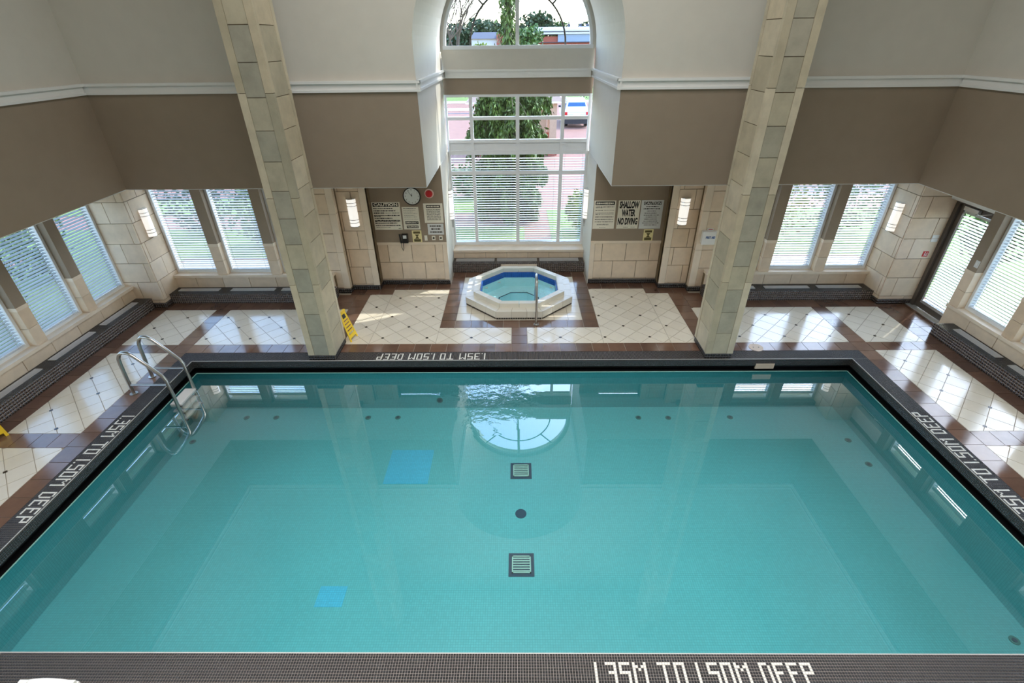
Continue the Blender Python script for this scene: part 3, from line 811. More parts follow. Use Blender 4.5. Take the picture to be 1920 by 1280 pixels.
for i in range(32):
    a0, a1 = math.pi * i / 32, math.pi * (i + 1) / 32; pts = []
    for yy in (YD + .03, YD + .12):
        pts += [(1.61 * math.cos(a0), yy, ZA + 1.61 * math.sin(a0)), (1.61 * math.cos(a1), yy, ZA + 1.61 * math.sin(a1)), (1.545 * math.cos(a1), yy, ZA + 1.545 * math.sin(a1)), (1.545 * math.cos(a0), yy, ZA + 1.545 * math.sin(a0))]
    fr.hexa(pts)
fr.box(-1.61, YD - .01, 4.84, 1.61, YD + .12, ZA); fr.box(-.05, YD + .03, ZA, .03, YD + .12, ZA + 1.55)
fr.build('frame', 'winwhite', fan)
lead = MB()
lead.tube([(1.02 * math.cos(math.pi * i / 24), YD + .075, ZA + 1.02 * math.sin(math.pi * i / 24)) for i in range(25)], .019, 6)
for a in (math.pi / 4, 3 * math.pi / 4): lead.tube([(r_ * math.cos(a), YD + .075, ZA + r_ * math.sin(a)) for r_ in (1.02, 1.55)], .019, 6)
lead.build('glazing_bars', 'ink_soft', fan)
pn = MB(); pn.prism(arc(1.55, ZA, 24), 'y', YD + .083, YD + .087); pn.build('pane', 'pane', fan)

# exit door on the right wall
door = sempty('door_1')
b = MB(); X0, X1 = WX + .14, WX + .27
b.box(X0, 8.62, 0, X1, 8.68, 2.3); b.box(X0, 9.54, 0, X1, 9.62, 2.3); b.box(X0, 8.68, 2.24, X1, 9.54, 2.3)
b.build('jamb', 'bronze', door)
b = MB(); x0, x1 = WX + .19, WX + .235
b.box(x0, 8.68, .02, x1, 8.76, 2.23); b.box(x0, 9.44, .02, x1, 9.535, 2.23); b.box(x0, 8.76, .02, x1, 9.44, .16); b.box(x0, 8.76, 2.13, x1, 9.44, 2.23)
lf = b.build('leaf', 'bronze', door)
MB().box(x0 + .02, 8.76, .16, x0 + .025, 9.44, 2.13).build('pane', 'pane', lf)
MB().box(x0 - .006, 8.76, .14, x0, 9.44, .20).build('kick_rail', 'grille', lf)
b = MB().box(WX + .05, 8.62, -.008, WX + .30, 9.62, .012); b.build('threshold', 'grille', door)
b = MB(); b.box(x0 - .07, 9.05, 2.15, x0 - .01, 9.38, 2.22); b.tube([(x0 - .04, 9.1, 2.15), (x0 - .2, 8.95, 2.16), (x0 - .02, 8.82, 2.22)], .008, 6); b.build('closer', 'grille', door)
MB().box(WX, 8.62, 2.3, WX + .27, 9.62, HEAD).build('head_panel', 'white', door)
blind('white blind mounted on the glass of the exit door', 'x', x0 + .05, 8.77, 9.43, .17, 2.12, -1, .25, group=None)

# ------------------------------------------------------------------ tiled heater benches
def bench(label, axis, x0, y0, x1, y1, front, z1, grilles, group='tiled heater benches under the windows'):
    """box clad in dark mosaic; front: (axis, position, sign); grilles: rectangles on top"""
    t = thing('heater_bench', ((x0 + x1) / 2, (y0 + y1) / 2, 0), label, 'bench', group)
    MB().box(x0 + .004, y0 + .004, 0, x1 - .004, y1 - .004, z1 - .004).build('body', 'bench_grout', t)
    arr = []
    P = .048
    n = round(z1 / P); 
    for (fa, fp, fs, u0, u1) in front: arr.append(base_mosaic(t, fa, fp - fs * .004, fs, u0, u1, 0, n * P, pitch=z1 / n))
    fast_mesh('front_tiles', *join_arrays(arr), 'dark_tile', t)
    nu, nv = int((x1 - x0) / .0306), int((y1 - y0) / .0306)
    fast_mesh('top_tiles', *mosaic((x0, y0, z1 - .004), (1, 0, 0), (0, 1, 0), (0, 0, 1), nu, nv, .0306, .005, .004), 'black_tile', t)
    for gx0, gy0, gx1, gy1 in grilles:
        b = MB(); w_ = .012
        for q in ((gx0, gy0, gx1, gy0 + w_), (gx0, gy1 - w_, gx1, gy1), (gx0, gy0, gx0 + w_, gy1), (gx1 - w_, gy0, gx1, gy1)): b.box(q[0], q[1], z1 - .002, q[2], q[3], z1 + .008)
        long_x = (gx1 - gx0) > (gy1 - gy0); nb = 7
        for k in range(nb):
            if long_x: yy = gy0 + (gy1 - gy0) * (k + .5) / nb; b.box(gx0 + .01, yy - .0055, z1, gx1 - .01, yy + .0055, z1 + .006)
            else: xx = gx0 + (gx1 - gx0) * (k + .5) / nb; b.box(xx - .0055, gy0 + .01, z1, xx + .0055, gy1 - .01, z1 + .006)
        b.build('air_grille', 'grille', t)
    return t
bench('long dark mosaic heater bench along the left wall windows', 'x', -WX, 6.2 - 3.5, -8.08, 9.60, [('x', -8.08, 1, 2.7, 9.60)], .25,
      [(-8.36, 8.40, -8.22, 9.38), (-8.36, 7.14, -8.22, 8.13), (-8.36, 5.88, -8.22, 6.88), (-8.36, 4.62, -8.22, 5.6)])
bench('dark mosaic heater bench along the right wall, starting beside the exit door', 'x', 8.08, 2.7, WX, 8.33, [('x', 8.08, -1, 2.7, 8.33), ('y', 8.33, 1, 8.08, WX)], .25,
      [(8.22, 7.10, 8.36, 8.08), (8.22, 5.88, 8.36, 6.87), (8.22, 4.62, 8.36, 5.6)])
bench('dark mosaic heater bench below the back windows of the left bay', 'y', -LX, 9.82, -4.16, WY, [('y', 9.82, -1, -LX, -4.16), ('x', -4.16, 1, 9.82, WY)], .23,
      [(-7.72, 9.98, -6.80, 10.11), (-6.53, 9.98, -5.53, 10.11), (-5.38, 9.98, -4.4, 10.11)])
bench('dark mosaic heater bench below the back windows of the right bay', 'y', 4.16, 9.82, LX, WY, [('y', 9.82, -1, 4.16, LX), ('x', 4.16, -1, 9.82, WY)], .23,
      [(6.68, 9.95, 7.64, 10.09), (5.50, 9.95, 6.49, 10.08), (4.4, 9.95, 5.28, 10.08)])
bench('short dark mosaic heater bench behind the hot tub', 'y', -AX, 11.47, AX, 11.84, [('y', 11.47, -1, -AX, AX)], .24,
      [(-1.59, 11.60, -.61, 11.78), (-.55, 11.60, .47, 11.78), (.53, 11.60, 1.52, 11.78)])

MB().box(-.44, 11.455, .04, .46, 11.466, .215).build('pale_sheet', 'stone_trim', bpy.data.objects['heater_bench.004'])  # pale sheet set against the middle of the bench front

# ------------------------------------------------------------------ columns
def column(s, label):
    x0, x1 = sorted((s * 3.3855, s * 3.881)); y0, y1 = 7.495, 8.133
    t = thing('stone_column', ((x0 + x1) / 2, (y0 + y1) / 2, 0), label, 'column', None)
    MB().box(x0 + .02, y0 + .02, .1, x1 - .02, y1 - .02, CEIL).build('column_core', 'joint', t)
    e = .115; zj = [.10 + .4255 * k for k in range(22)]
    inner = s * 3.3855; outer = s * 3.881
    for k in range(len(zj) - 1):
        z0, z1 = zj[k] + .0045, zj[k + 1] - .0045
        d = random.uniform(-.002, .002)
        piece('stone_block', t, 'stone_grey', x0 + e, y0 + .006 + d, z0, x1 - e, y0 + .09, z1)
        for q in (inner, outer):
            sg = 1 if q == x1 else -1
            piece('stone_block', t, 'stone_col', q - sg * .006, y0 + .075, z0, q - sg * .08, y1 - .09, z1)
    for z0, z1 in ((.1, 1.52), (1.52, 2.97), (2.97, 4.41), (4.41, 5.86), (5.86, 7.3), (7.3, CEIL)):
        for q in (x0, x1):
            sg = 1 if q == x1 else -1
            piece('edge_strip', t, 'stone_col', q, y0, z0 + .004, q - sg * (e - .005), y0 + .072, z1 - .004)
            piece('edge_strip', t, 'stone_col', q, y1 - .08, z0 + .004, q - sg * e, y1, z1 - .004)
    arr = [base_mosaic(t, 'y', y0 + .004, -1, x0, x1, 0, .1), base_mosaic(t, 'x', inner - (-s) * .0 + s * .004, -s, y0, y1, 0, .1)]
    MB().box(x0 + .005, y0 + .005, 0, x1 - .005, y1 - .005, .101).build('base_bed', 'mgrout_dark', t)
    fast_mesh('base_tiles', *join_arrays(arr), 'black_tile', t)
column(-1, 'tall limestone block column at the pool edge beside the left wet floor sign')
column(1, 'tall limestone block column at the pool edge beside the round deck lid')

# ------------------------------------------------------------------ hot tub
TC = 10.17
def octa(apo): 
    q = apo * math.tan(math.pi / 8)
    return [(apo, TC - q), (apo, TC + q), (q, TC + apo), (-q, TC + apo), (-apo, TC + q), (-apo, TC - q), (-q, TC - apo), (q, TC - apo)]
tub = thing('hot_tub', (0, TC, 0), 'raised white tiled octagonal hot tub with bright blue water', 'hot tub')
def ring_segments(name, mat, a0, a1, z0, z1, nper=1):
    o, i_ = octa(a0), octa(a1)
    for k in range(8):
        for j in range(nper):
            L_ = lambda p, q, f: (p[0] + (q[0] - p[0]) * f, p[1] + (q[1] - p[1]) * f)
            g = .004
            f0, f1 = j / nper + g, (j + 1) / nper - g
            A_, B2 = L_(o[k], o[(k + 1) % 8], f0), L_(o[k], o[(k + 1) % 8], f1)
            C2, D2 = L_(i_[k], i_[(k + 1) % 8], f1), L_(i_[k], i_[(k + 1) % 8], f0)
            MB().prism([A_, B2, C2, D2], 'z', z0, z1).build(name, mat, tub)
ring_segments('step_tile', 'tub_white', 1.175, .99, .045, .19, 3)
ring_segments('rim_tile', 'tub_white', 1.0, .87, .19, .29, 2)
o8, i8 = octa(1.165), octa(.875); b = MB()
for k in range(8): b.prism([o8[k], o8[(k + 1) % 8], i8[(k + 1) % 8], i8[k]], 'z', -.3, .185)
b.build('surround', 'grout', tub)
arr = []
o9 = octa(1.168)
for k in range(8):
    p, q = np.array(o9[k] + (0.0,)), np.array(o9[(k + 1) % 8] + (0.0,)); L_ = np.linalg.norm(q - p); u = (q - p) / L_; nrm = np.array((u[1], -u[0], 0))
    arr.append(mosaic(p + np.array((0, 0, .002)), u, (0, 0, 1), nrm, int(L_ / .05), 1, .05, .012, .005))
fast_mesh('base_mosaic', *join_arrays(arr), 'black_tile', tub)
o8, i8 = octa(.874), octa(.84); b = MB()
for k in range(8): b.prism([o8[k], o8[(k + 1) % 8], i8[(k + 1) % 8], i8[k]], 'z', .06, .19)
b.build('waterline_tiles', 'tub_blue', tub)
b = MB(); o8, i8 = octa(.874), octa(.84)
for k in range(8): b.prism([o8[k], o8[(k + 1) % 8], i8[(k + 1) % 8], i8[k]], 'z', -.55, .06)
o8, i8 = octa(.84), octa(.46)
for k in range(8): b.prism([o8[k], o8[(k + 1) % 8], i8[(k + 1) % 8], i8[k]], 'z', -.55, -.17)
b.prism(octa(.5), 'z', -.6, -.55)
b.build('basin', 'tub_in', tub)
b = MB(); nz_ = octa(.475); nz2 = octa(.452)
for k in range(8): b.prism([nz_[k], nz_[(k + 1) % 8], nz2[(k + 1) % 8], nz2[k]], 'z', -.168, -.163)
b.build('seat_edge', 'navy', tub)
MB().cyl((-.42, TC - .62, -.17), 'z', .115, .03, 24).build('skimmer_lid', 'white', tub)
for x in (-.6, .62): MB().cyl((x, TC - .5, -.17), 'z', .03, .01, 12).build('suction_cover', 'ink_soft', tub)
wb = MB(); wb.v = [(x, y, .115) for x, y in octa(.845)]; wb.f = [tuple(range(8))]; wb.m = [0]
wb.build('water_surface', 'tubwater', tub)

rail = thing('hot_tub_handrail', (.35, 8.78, 0), 'polished steel arched handrail standing in front of the hot tub', 'handrail')
path = [(.35, 8.78, 0), (.35, 8.78, .5), (.35, 8.79, .85)]
path += [(.35, 9.0 - .21 * math.cos(a), .85 + .15 * math.sin(a)) for a in np.linspace(.3, 2.6, 9)] + [(.35, 9.24, .75), (.35, 9.42, .45), (.35, 9.52, .2), (.35, 9.55, -.15)]
MB().tube(path, .024, 14).build('rail_tube', 'steel', rail, smooth=True)
MB().cyl((.35, 8.78, 0), 'z', .055, .012, 20).tube([(.35, 8.78, .012), (.35, 8.78, .03)], [.04, .028], 16).build('flange', 'steel', rail, smooth=True)

# ------------------------------------------------------------------ pool ladder
lad = thing('pool_ladder', (-6.48, 6.745, 0), 'stainless pool ladder with white steps at the left pool edge', 'ladder')
for y in (6.50, 6.99):
    pts = [(-6.49, y, 0), (-6.485, y, .3), (-6.465, y, .60), (-6.45, y, .70), (-6.41, y, .78), (-6.35, y, .82), (-6.27, y, .81), (-6.20, y, .76), (-6.04, y, .57),
           (-5.88, y, .36), (-5.845, y, .27), (-5.84, y, 0), (-5.845, y, -.48), (-5.865, y, -.62), (-5.95, y, -.80), (-6.055, y, -.95)]
    MB().tube(pts, .029, 12).build('side_rail', 'steel', lad, smooth=True)
    MB().cyl((-6.49, y, 0), 'z', .06, .014, 20).build('flange', 'steel', lad, smooth=True)
    MB().tube([(-6.475, y, .18), (-5.845, y, .18)], .02, 10).build('brace', 'steel', lad, smooth=True)
for z in (-.26, -.41, -.56):
    st = MB().box(-5.99, 6.52, z - .018, -5.80, 6.97, z + .012).build('step', 'white', lad)
    for y in (6.515, 6.975): MB().box(-5.88, y - .012, z - .035, -5.79, y + .012, z - .018).build('step_clamp', 'black', st)

# ------------------------------------------------------------------ text and signs
def text(body, parent, mat, x, z, size, y, width=None, align='CENTER', bold=0):
    cu = bpy.data.curves.new('lettering', 'FONT'); cu.body = body; cu.size = size; cu.align_x = align; cu.align_y = 'CENTER'
    cu.extrude = .0006; cu.offset = bold; cu.resolution_u = 3; cu.materials.append(M[mat])
    o = bpy.data.objects.new('lettering', cu); COL.objects.link(o); o.parent = parent
    off = origin(parent); o.location = (x - off[0], y - off[1], z - off[2]); o.rotation_euler = (R90, 0, 0)
    bpy.context.view_layer.update(); dx = o.dimensions.x
    me = bpy.data.meshes.new_from_object(o.evaluated_get(bpy.context.evaluated_depsgraph_get()))
    m_ = bpy.data.objects.new('lettering', me); COL.objects.link(m_); m_.parent = parent
    m_.location = o.location; m_.rotation_euler = o.rotation_euler
    if width and dx > 1e-4: m_.scale = (width / dx, 1, 1)
    bpy.data.objects.remove(o); bpy.data.curves.remove(cu)
    return m_
def sign(name, x0, z0, x1, z1, label, mat='paper', y=YC, cat='sign'):
    t = thing(name, ((x0 + x1) / 2, y - .006, (z0 + z1) / 2), label, cat)
    MB().box(x0, y - .008, z0, x1, y - .001, z1).build('board', mat, t)
    return t
YF = YC - .0086
def greeked(t, rows_, mat='ink', h=.016, y=None):
    """illegible print: broken dashes row by row. rows: (x0, x1, z)"""
    b = MB(); y = YF if y is None else y
    for x0, x1, z in rows_:
        x = x0
        while x < x1:
            l_ = random.uniform(.012, .05); e = min(x1, x + l_)
            hh = h * random.uniform(.6, 1.0)
            b.box(x, y - .0006, z - hh / 2, e, y + .001, z + hh / 2); x = e + random.uniform(.005, .011)
    return b.build('small_print', mat, t, kind='stuff')
def block(t, x0, z0, x1, z1, mat='ink', name='print_panel'): return MB().box(x0, YF - .0003, z0, x1, YF + .001, z1).build(name, mat, t)

t = sign('caution_sign', -3.255, 1.36, -2.63, 1.985, 'large white caution sign with black header, left of the wall clock')
block(t, -3.23, 1.885, -2.655, 1.97); text('CAUTION', t, 'paper', -2.943, 1.928, .085, YF - .001, .53, bold=.003)
greeked(t, [(-3.23, -2.80, 1.845), (-3.23, -2.74, 1.795), (-3.23, -3.0, 1.745), (-3.23, -2.66, 1.69), (-3.23, -3.09, 1.665), (-3.23, -2.83, 1.625), (-3.23, -2.66, 1.575), (-3.23, -2.66, 1.56), (-3.23, -2.73, 1.515), (-3.23, -2.66, 1.46)], h=.024)
greeked(t, [(-2.99, -2.66, 1.745), (-3.22, -2.9, 1.42)], 'ink_soft', .012); greeked(t, [(-2.72, -2.66, 1.39)], h=.014)
t = sign('emergency_sign', -2.595, 1.365, -2.225, 1.875, 'narrow white notice with two black blocks, right of the large caution sign')
greeked(t, [(-2.56, -2.28, 1.84)], h=.016); greeked(t, [(-2.56, -2.3, 1.80), (-2.56, -2.36, 1.765), (-2.56, -2.25, 1.73), (-2.56, -2.32, 1.69), (-2.56, -2.27, 1.65), (-2.56, -2.25, 1.60)], 'ink_soft', .006)
block(t, -2.55, 1.485, -2.255, 1.555); text('EMERGENCY', t, 'paper', -2.4025, 1.52, .05, YF - .001, .27, bold=.001)
block(t, -2.53, 1.395, -2.265, 1.455); text('TELEPHONE', t, 'paper', -2.3975, 1.425, .045, YF - .001, .24, bold=.001)
t = sign('rules_sign', -2.11, 1.515, -1.685, 1.95, 'square white notice with dense grey print below the red alarm', 'paper')
block(t, -2.05, 1.85, -1.735, 1.915, 'ink_soft'); greeked(t, [(-2.03, -1.76, 1.883)], 'paper', .03, YF - .001)
greeked(t, [(-2.05, -1.74, 1.815 - .0235 * k) for k in range(11)], 'ink_soft', .013)
t = sign('symbols_sign', -2.06, 1.24, -1.70, 1.49, 'small white card of loose grey lettering under the dense notice', 'paper_grey')
greeked(t, [(-2.01, -1.75, 1.44), (-1.98, -1.77, 1.37), (-2.01, -1.73, 1.30)], 'ink_soft', .04)
def hand_card(name, x0, x1, z0, z1, label):
    t = sign(name, x0, z0, x1, z1, label, 'cardyellow'); xc = (x0 + x1) / 2; zc = (z0 + z1) / 2; h = z1 - z0
    block(t, x0 + .03, z1 - .075, x1 - .03, z1 - .025, 'ink_olive'); block(t, x0 + .03, z0 + .025, x1 - .03, z0 + .085, 'ink_olive')
    b = MB()
    b.prism([(xc - .05, zc + .05), (xc + .05, zc + .05), (xc + .012, zc), (xc + .05, zc - .05), (xc - .05, zc - .05), (xc - .012, zc)], 'y', YF - .0004, YF + .001)
    b.build('pictogram', 'ink_olive', t); return t
hand_card('warning_card', -2.43, -2.215, 1.05, 1.34, 'pale yellow warning card right of the black telephone')
hand_card('warning_card', 2.84, 3.06, 1.05, 1.33, 'pale yellow warning card below the white caution sign on the right')
t = sign('pool_rules_sign', 1.67, 1.35, 2.15, 1.985, 'cream rules sign with black header, leftmost of three right of the alcove', 'paper')
block(t, 1.70, 1.885, 2.12, 1.965); greeked(t, [(1.72, 2.10, 1.925)], 'paper', .045, YF - .001)
greeked(t, [(1.71, 2.12, 1.845), (1.71, 1.88, 1.77), (1.71, 1.82, 1.68), (1.71, 2.12, 1.62), (1.71, 2.12, 1.565), (1.71, 2.12, 1.51)], 'ink_soft', .018)
greeked(t, [(1.71, 1.87, 1.825), (1.9, 2.12, 1.77), (1.71, 2.12, 1.71), (1.84, 2.12, 1.68), (1.76, 2.02, 1.455), (1.76, 2.02, 1.44), (1.82, 1.96, 1.385)], 'ink_soft', .01)
t = sign('shallow_water_sign', 2.205, 1.35, 2.685, 1.985, 'bold black shallow water no diving sign on white', 'paper')
for s_, z, wd in (('SHALLOW', 1.88, .43), ('WATER', 1.70, .30), ('NO DIVING', 1.51, .44)): text(s_, t, 'ink', 2.445, z, .20, YF, wd, bold=.010)
greeked(t, [(2.36, 2.46, 1.385), (2.53, 2.62, 1.385)], 'ink', .012)
t = sign('caution_notice', 2.71, 1.345, 3.195, 1.985, 'cool white caution sign, rightmost of three right of the alcove', 'paper_grey')
block(t, 2.765, 1.885, 3.15, 1.955); text('CAUTION', t, 'paper_grey', 2.9575, 1.92, .075, YF - .001, .36, bold=.002)
greeked(t, [(2.82, 3.1, 1.845), (2.77, 3.13, 1.795)], 'ink', .026)
greeked(t, [(2.85, 3.05, 1.745), (2.80, 3.08, 1.70), (2.79, 3.12, 1.655), (2.82, 3.09, 1.61), (2.81, 3.09, 1.565), (2.80, 3.11, 1.52), (2.78, 3.14, 1.475), (2.82, 3.10, 1.43)], 'ink', .015)

# wall clock
ck = thing('wall_clock', (-2.335, YC - .02, 2.115), 'round white wall clock with a black rim on the brown wall', 'clock')
cy0 = YC - .035
MB().cyl((-2.335, cy0 + .012, 2.115), 'y', .19, .022, 40).build('case', 'black', ck, smooth=True)
MB().cyl((-2.335, cy0 + .006, 2.115), 'y', .178, .008, 40).build('dial', 'clockface', ck)
b = MB()
for k in range(40):
    a0, a1 = 2 * math.pi * k / 40, 2 * math.pi * (k + 1) / 40; pts = []
    for yy in (cy0, cy0 + .02): pts += [(-2.335 + r_ * math.cos(a), yy, 2.115 + r_ * math.sin(a)) for r_, a in ((.193, a0), (.193, a1), (.174, a1), (.174, a0))]
    b.hexa(pts)
b.build('rim', 'black', ck)
for k in range(12):
    a = math.pi / 2 - 2 * math.pi * (k + 1) / 12
    o = text(str(k + 1), ck, 'ink', -2.335 + .142 * math.cos(a), 2.115 + .142 * math.sin(a), .04, cy0 + .0055); o.name = 'numeral'
def hand(a, L_, w_):
    d = (math.sin(a), math.cos(a)); n_ = (d[1], -d[0]); c = (-2.335, 2.115)
    return MB().prism([(c[0] + n_[0] * w_, c[1] + n_[1] * w_), (c[0] - n_[0] * w_, c[1] - n_[1] * w_), (c[0] - n_[0] * w_ * .4 + d[0] * L_, c[1] - n_[1] * w_ * .4 + d[1] * L_), (c[0] + n_[0] * w_ * .4 + d[0] * L_, c[1] + n_[1] * w_ * .4 + d[1] * L_)], 'y', cy0 + .002, cy0 + .004)
hand(math.radians(-33), .14, .004).build('minute_hand', 'ink', ck); hand(math.radians(-2), .06, .009).build('hour_hand', 'ink', ck)
al = thing('fire_bell', (-1.95, YC - .02, 2.17), 'round red alarm bell on a pale base right of the clock', 'alarm')
MB().cyl((-1.95, YC - .022, 2.17), 'y', .10, .02, 28).build('base', 'pinkwhite', al)
MB().tube([(-1.955, YC - .02, 2.165), (-1.955, YC - .05, 2.165), (-1.955, YC - .066, 2.165)], [.08, .072, .03], 28).build('gong', 'red', al, smooth=True)
# telephone
ph = thing('wall_telephone', (-2.61, YC - .04, 1.17), 'black emergency wall telephone with hanging cord', 'telephone')
b = MB().box(-2.665, YC - .07, 1.06, -2.53, YC - .001, 1.265); b.build('body', 'black', ph)
b = MB().tube([(-2.705, YC - .06, 1.27), (-2.70, YC - .075, 1.24), (-2.695, YC - .07, 1.12), (-2.69, YC - .055, 1.07)], [.026, .02, .02, .026], 10); b.build('handset', 'black', ph, smooth=True)
MB().box(-2.635, YC - .074, 1.17, -2.555, YC - .069, 1.245).build('instruction_label', 'paper_grey', ph)
MB().tube([(-2.69, YC - .05, 1.06), (-2.695, YC - .05, .95), (-2.665, YC - .05, .87), (-2.65, YC - .05, .93), (-2.65, YC - .04, 1.06)], .007, 6).build('cord', 'black', ph)
def plate(name, x0, z0, x1, z1, label, cat, dial=None):
    t = thing(name, ((x0 + x1) / 2, YC, (z0 + z1) / 2), label, cat); MB().box(x0, YC - .012, z0, x1, YC - .001, z1).build('plate', 'paper', t)
    if dial: MB().cyl(((x0 + x1) / 2, YC - .022, (z0 + z1) / 2), 'y', .022, .012, 16).build('knob', dial, t)
    else: MB().box((x0 + x1) / 2 - .012, YC - .016, (z0 + z1) / 2 - .02, (x0 + x1) / 2 + .012, YC - .011, (z0 + z1) / 2 + .02).build('toggle', 'white', t)
plate('switch_plate', -2.155, 1.10, -2.09, 1.22, 'blank cream switch plate right of the pale yellow card', 'switch')
plate('timer_switch', -1.985, 1.11, -1.905, 1.21, 'timer switch with a black knob below the small card', 'switch', 'black')
plate('timer_switch', -1.82, 1.11, -1.74, 1.21, 'timer switch with a grey knob nearest the alcove corner', 'switch', 'ink_soft')

# sconces: half-round white shades with metal bands
def sconce(axis, face_pos, sgn, u, z0, z1, label, r=.1):
    zc = (z0 + z1) / 2
    loc = (u, face_pos, zc) if axis == 'y' else (face_pos, u, zc)
    t = thing('wall_sconce', loc, label, 'wall lamp', 'white half round sconces on the stone walls')
    n = 12
    def half(rr, za, zb, dep, mat, name):
        poly = [(u + rr * math.cos(math.pi * i / n), face_pos + sgn * dep * math.sin(math.pi * i / n)) if axis == 'y' else (face_pos + sgn * dep * math.sin(math.pi * i / n), u + rr * math.cos(math.pi * i / n)) for i in range(n + 1)]
        MB().prism(poly, 'z', za, zb).build(name, mat, t, smooth=True)
    half(r, z0, z1, r, 'shade', 'shade')
    for za in (z0 + .085, z0 + .15, z1 - .15, z1 - .085): half(r + .008, za - .006, za + .006, r + .008, 'chrome', 'band')
    half(r + .004, z1 - .006, z1 + .004, r + .004, 'chrome', 'band'); half(r + .004, z0 - .004, z0 + .006, r + .004, 'chrome', 'band')
sconce('y', 10.50, -1, -3.60, 1.55, 2.15, 'white sconce on the stone strip left of the caution sign')
sconce('y', 10.50, -1, 3.57, 1.54, 2.115, 'white sconce on the stone strip left of the first aid box')
sconce('x', -LX, 1, 10.02, 1.52, 2.11, 'white sconce on the left corner pier')
sconce('x', LX, -1, 10.04, 1.52, 2.11, 'white sconce on the right corner pier')
sconce('x', -AX, 1, 11.75, 1.30, 2.0, 'white sconce on the left side of the window alcove')
sconce('x', AX, -1, 11.75, 1.30, 2.0, 'white sconce on the right side of the window alcove')
for s, lab in ((-1, 'left'), (1, 'right')):
    t = thing('alcove_speaker', (s * 1.64, 11.98, 1.2), 'slim grey box below the sconce on the %s alcove side' % lab, 'speaker')
    MB().box(s * 1.66, 11.93, 1.02, s * 1.60, 12.03, 1.36).build('box', 'paper_grey', t); MB().box(s * 1.6, 11.945, 1.04, s * 1.596, 12.015, 1.34).build('cover', 'winwhite', t)
# first aid box beside the right column
t = thing('first_aid_box', (4.12, 10.25, 1.32), 'white box with blue lettering on the stone by the right column', 'box')
MB().box(3.975, 10.20, 1.18, 4.285, 10.31, 1.455).build('case', 'white', t); MB().box(3.965, 10.192, 1.17, 4.295, 10.20, 1.46).build('lid', 'white', t)
text('FIRST AID', t, 'bluetxt', 4.14, 1.33, .07, 10.1912, .2, bold=.004)
t = thing('name_label', (4.15, 10.31, 1.475), 'tiny white label above the box with blue lettering', 'label')
MB().box(4.085, 10.295, 1.458, 4.21, 10.31, 1.50).build('card', 'white', t); MB().box(4.10, 10.2945, 1.47, 4.195, 10.2955, 1.487).build('print_panel', 'red', t)
# plates near the exit door
t = thing('fire_sign', (8.41, LY, 1.155), 'small red fire equipment sign on the stone pier by the exit door', 'sign')
MB().box(8.35, LY - .006, 1.10, 8.46, LY - .001, 1.215).build('board', 'red', t)
b = MB().box(8.385, LY - .0068, 1.115, 8.40, LY - .0055, 1.20); b.box(8.41, LY - .0068, 1.12, 8.44, LY - .0055, 1.145); b.prism([(8.42, 1.16), (8.445, 1.16), (8.4325, 1.2)], 'y', LY - .0068, LY - .0055); b.build('pictogram', 'white', t)
t = thing('switch_plate', (8.455, LY, 1.49), 'white double switch plate above the red sign by the exit door', 'switch')
MB().box(8.39, LY - .01, 1.42, 8.52, LY - .001, 1.485).build('plate', 'white', t); MB().box(8.39, LY - .01, 1.495, 8.52, LY - .001, 1.56).build('plate', 'white', t)
t = thing('door_switch', (WX, 8.45, 1.42), 'small grey plate on the brown pier between exit door and window', 'switch')
MB().box(WX - .012, 8.41, 1.35, WX - .001, 8.49, 1.48).build('plate', 'paper_grey', t); MB().box(WX - .016, 8.435, 1.39, WX - .011, 8.465, 1.44).build('button', 'white', t)

# wet floor signs
def wet_sign(x, y, rot, label):
    t = thing('wet_floor_sign', (0, 0, 0), label, 'sign')
    H, w0, w1, sp_ = .58, .14, .095, .16
    for s in (-1, 1):
        def P(u, f): return (u * (w0 + (w1 - w0) * f), s * sp_ * (1 - f), H * f)
        b = MB()
        def slab(u0, u1, f0, f1, d=.012):
            q = [P(u0, f0), P(u1, f0), P(u1, f1), P(u0, f1)]
            b.hexa([(a, c - d / 2, e) for a, c, e in q] + [(a, c + d / 2, e) for a, c, e in q])
        slab(-1, -.72, 0, 1); slab(.72, 1, 0, 1); slab(-.72, .72, .72, 1); slab(-.72, .72, .1, .22)
        for k in range(4): slab(-.72, .72, .28 + k * .11, .34 + k * .11)
        b.build('panel', 'yellow', t)
        b = MB(); slab(-.5, .5, .78, .92, .014); b.build('print_panel', 'ink', t)
    MB().box(-.1, -.02, .565, .1, .02, .60).build('handle', 'yellow', t)
    t.location = (x, y, 0); t.rotation_euler = (0, 0, rot)
    return t
wet_sign(-3.42, 8.28, math.radians(78), 'yellow folding wet floor sign behind the left column')
wet_sign(3.74, 8.42, math.radians(-60), 'yellow folding wet floor sign almost hidden behind the right column')
wet_sign(-7.93, 5.46, math.radians(60), 'yellow folding wet floor sign cut by the left picture edge')
# deck chair below the camera, only the top of its back in view
ch = thing('pool_chair', (-3.73, 1.65, 0), 'white plastic chair back just showing at the bottom edge', 'chair')
b = MB()
for i in range(5): b.box(-3.945 + i * .092, 1.82, .42, -3.875 + i * .092, 1.845, .78)
b.prism([(-3.96 + .46 * k / 10, .745 + .05 * math.sin(math.pi * k / 10)) for k in range(11)] + [(-3.5, .70), (-3.96, .70)], 'y', 1.815, 1.85)
b.build('backrest', 'white', ch); MB().box(-3.97, 1.4, .40, -3.49, 1.85, .43).build('seat', 'white', ch)
for x in (-3.95, -3.51):
    for y in (1.43, 1.82): MB().tube([(x, y, 0), (x, y, .41)], [.016, .022], 8).build('leg', 'white', ch)

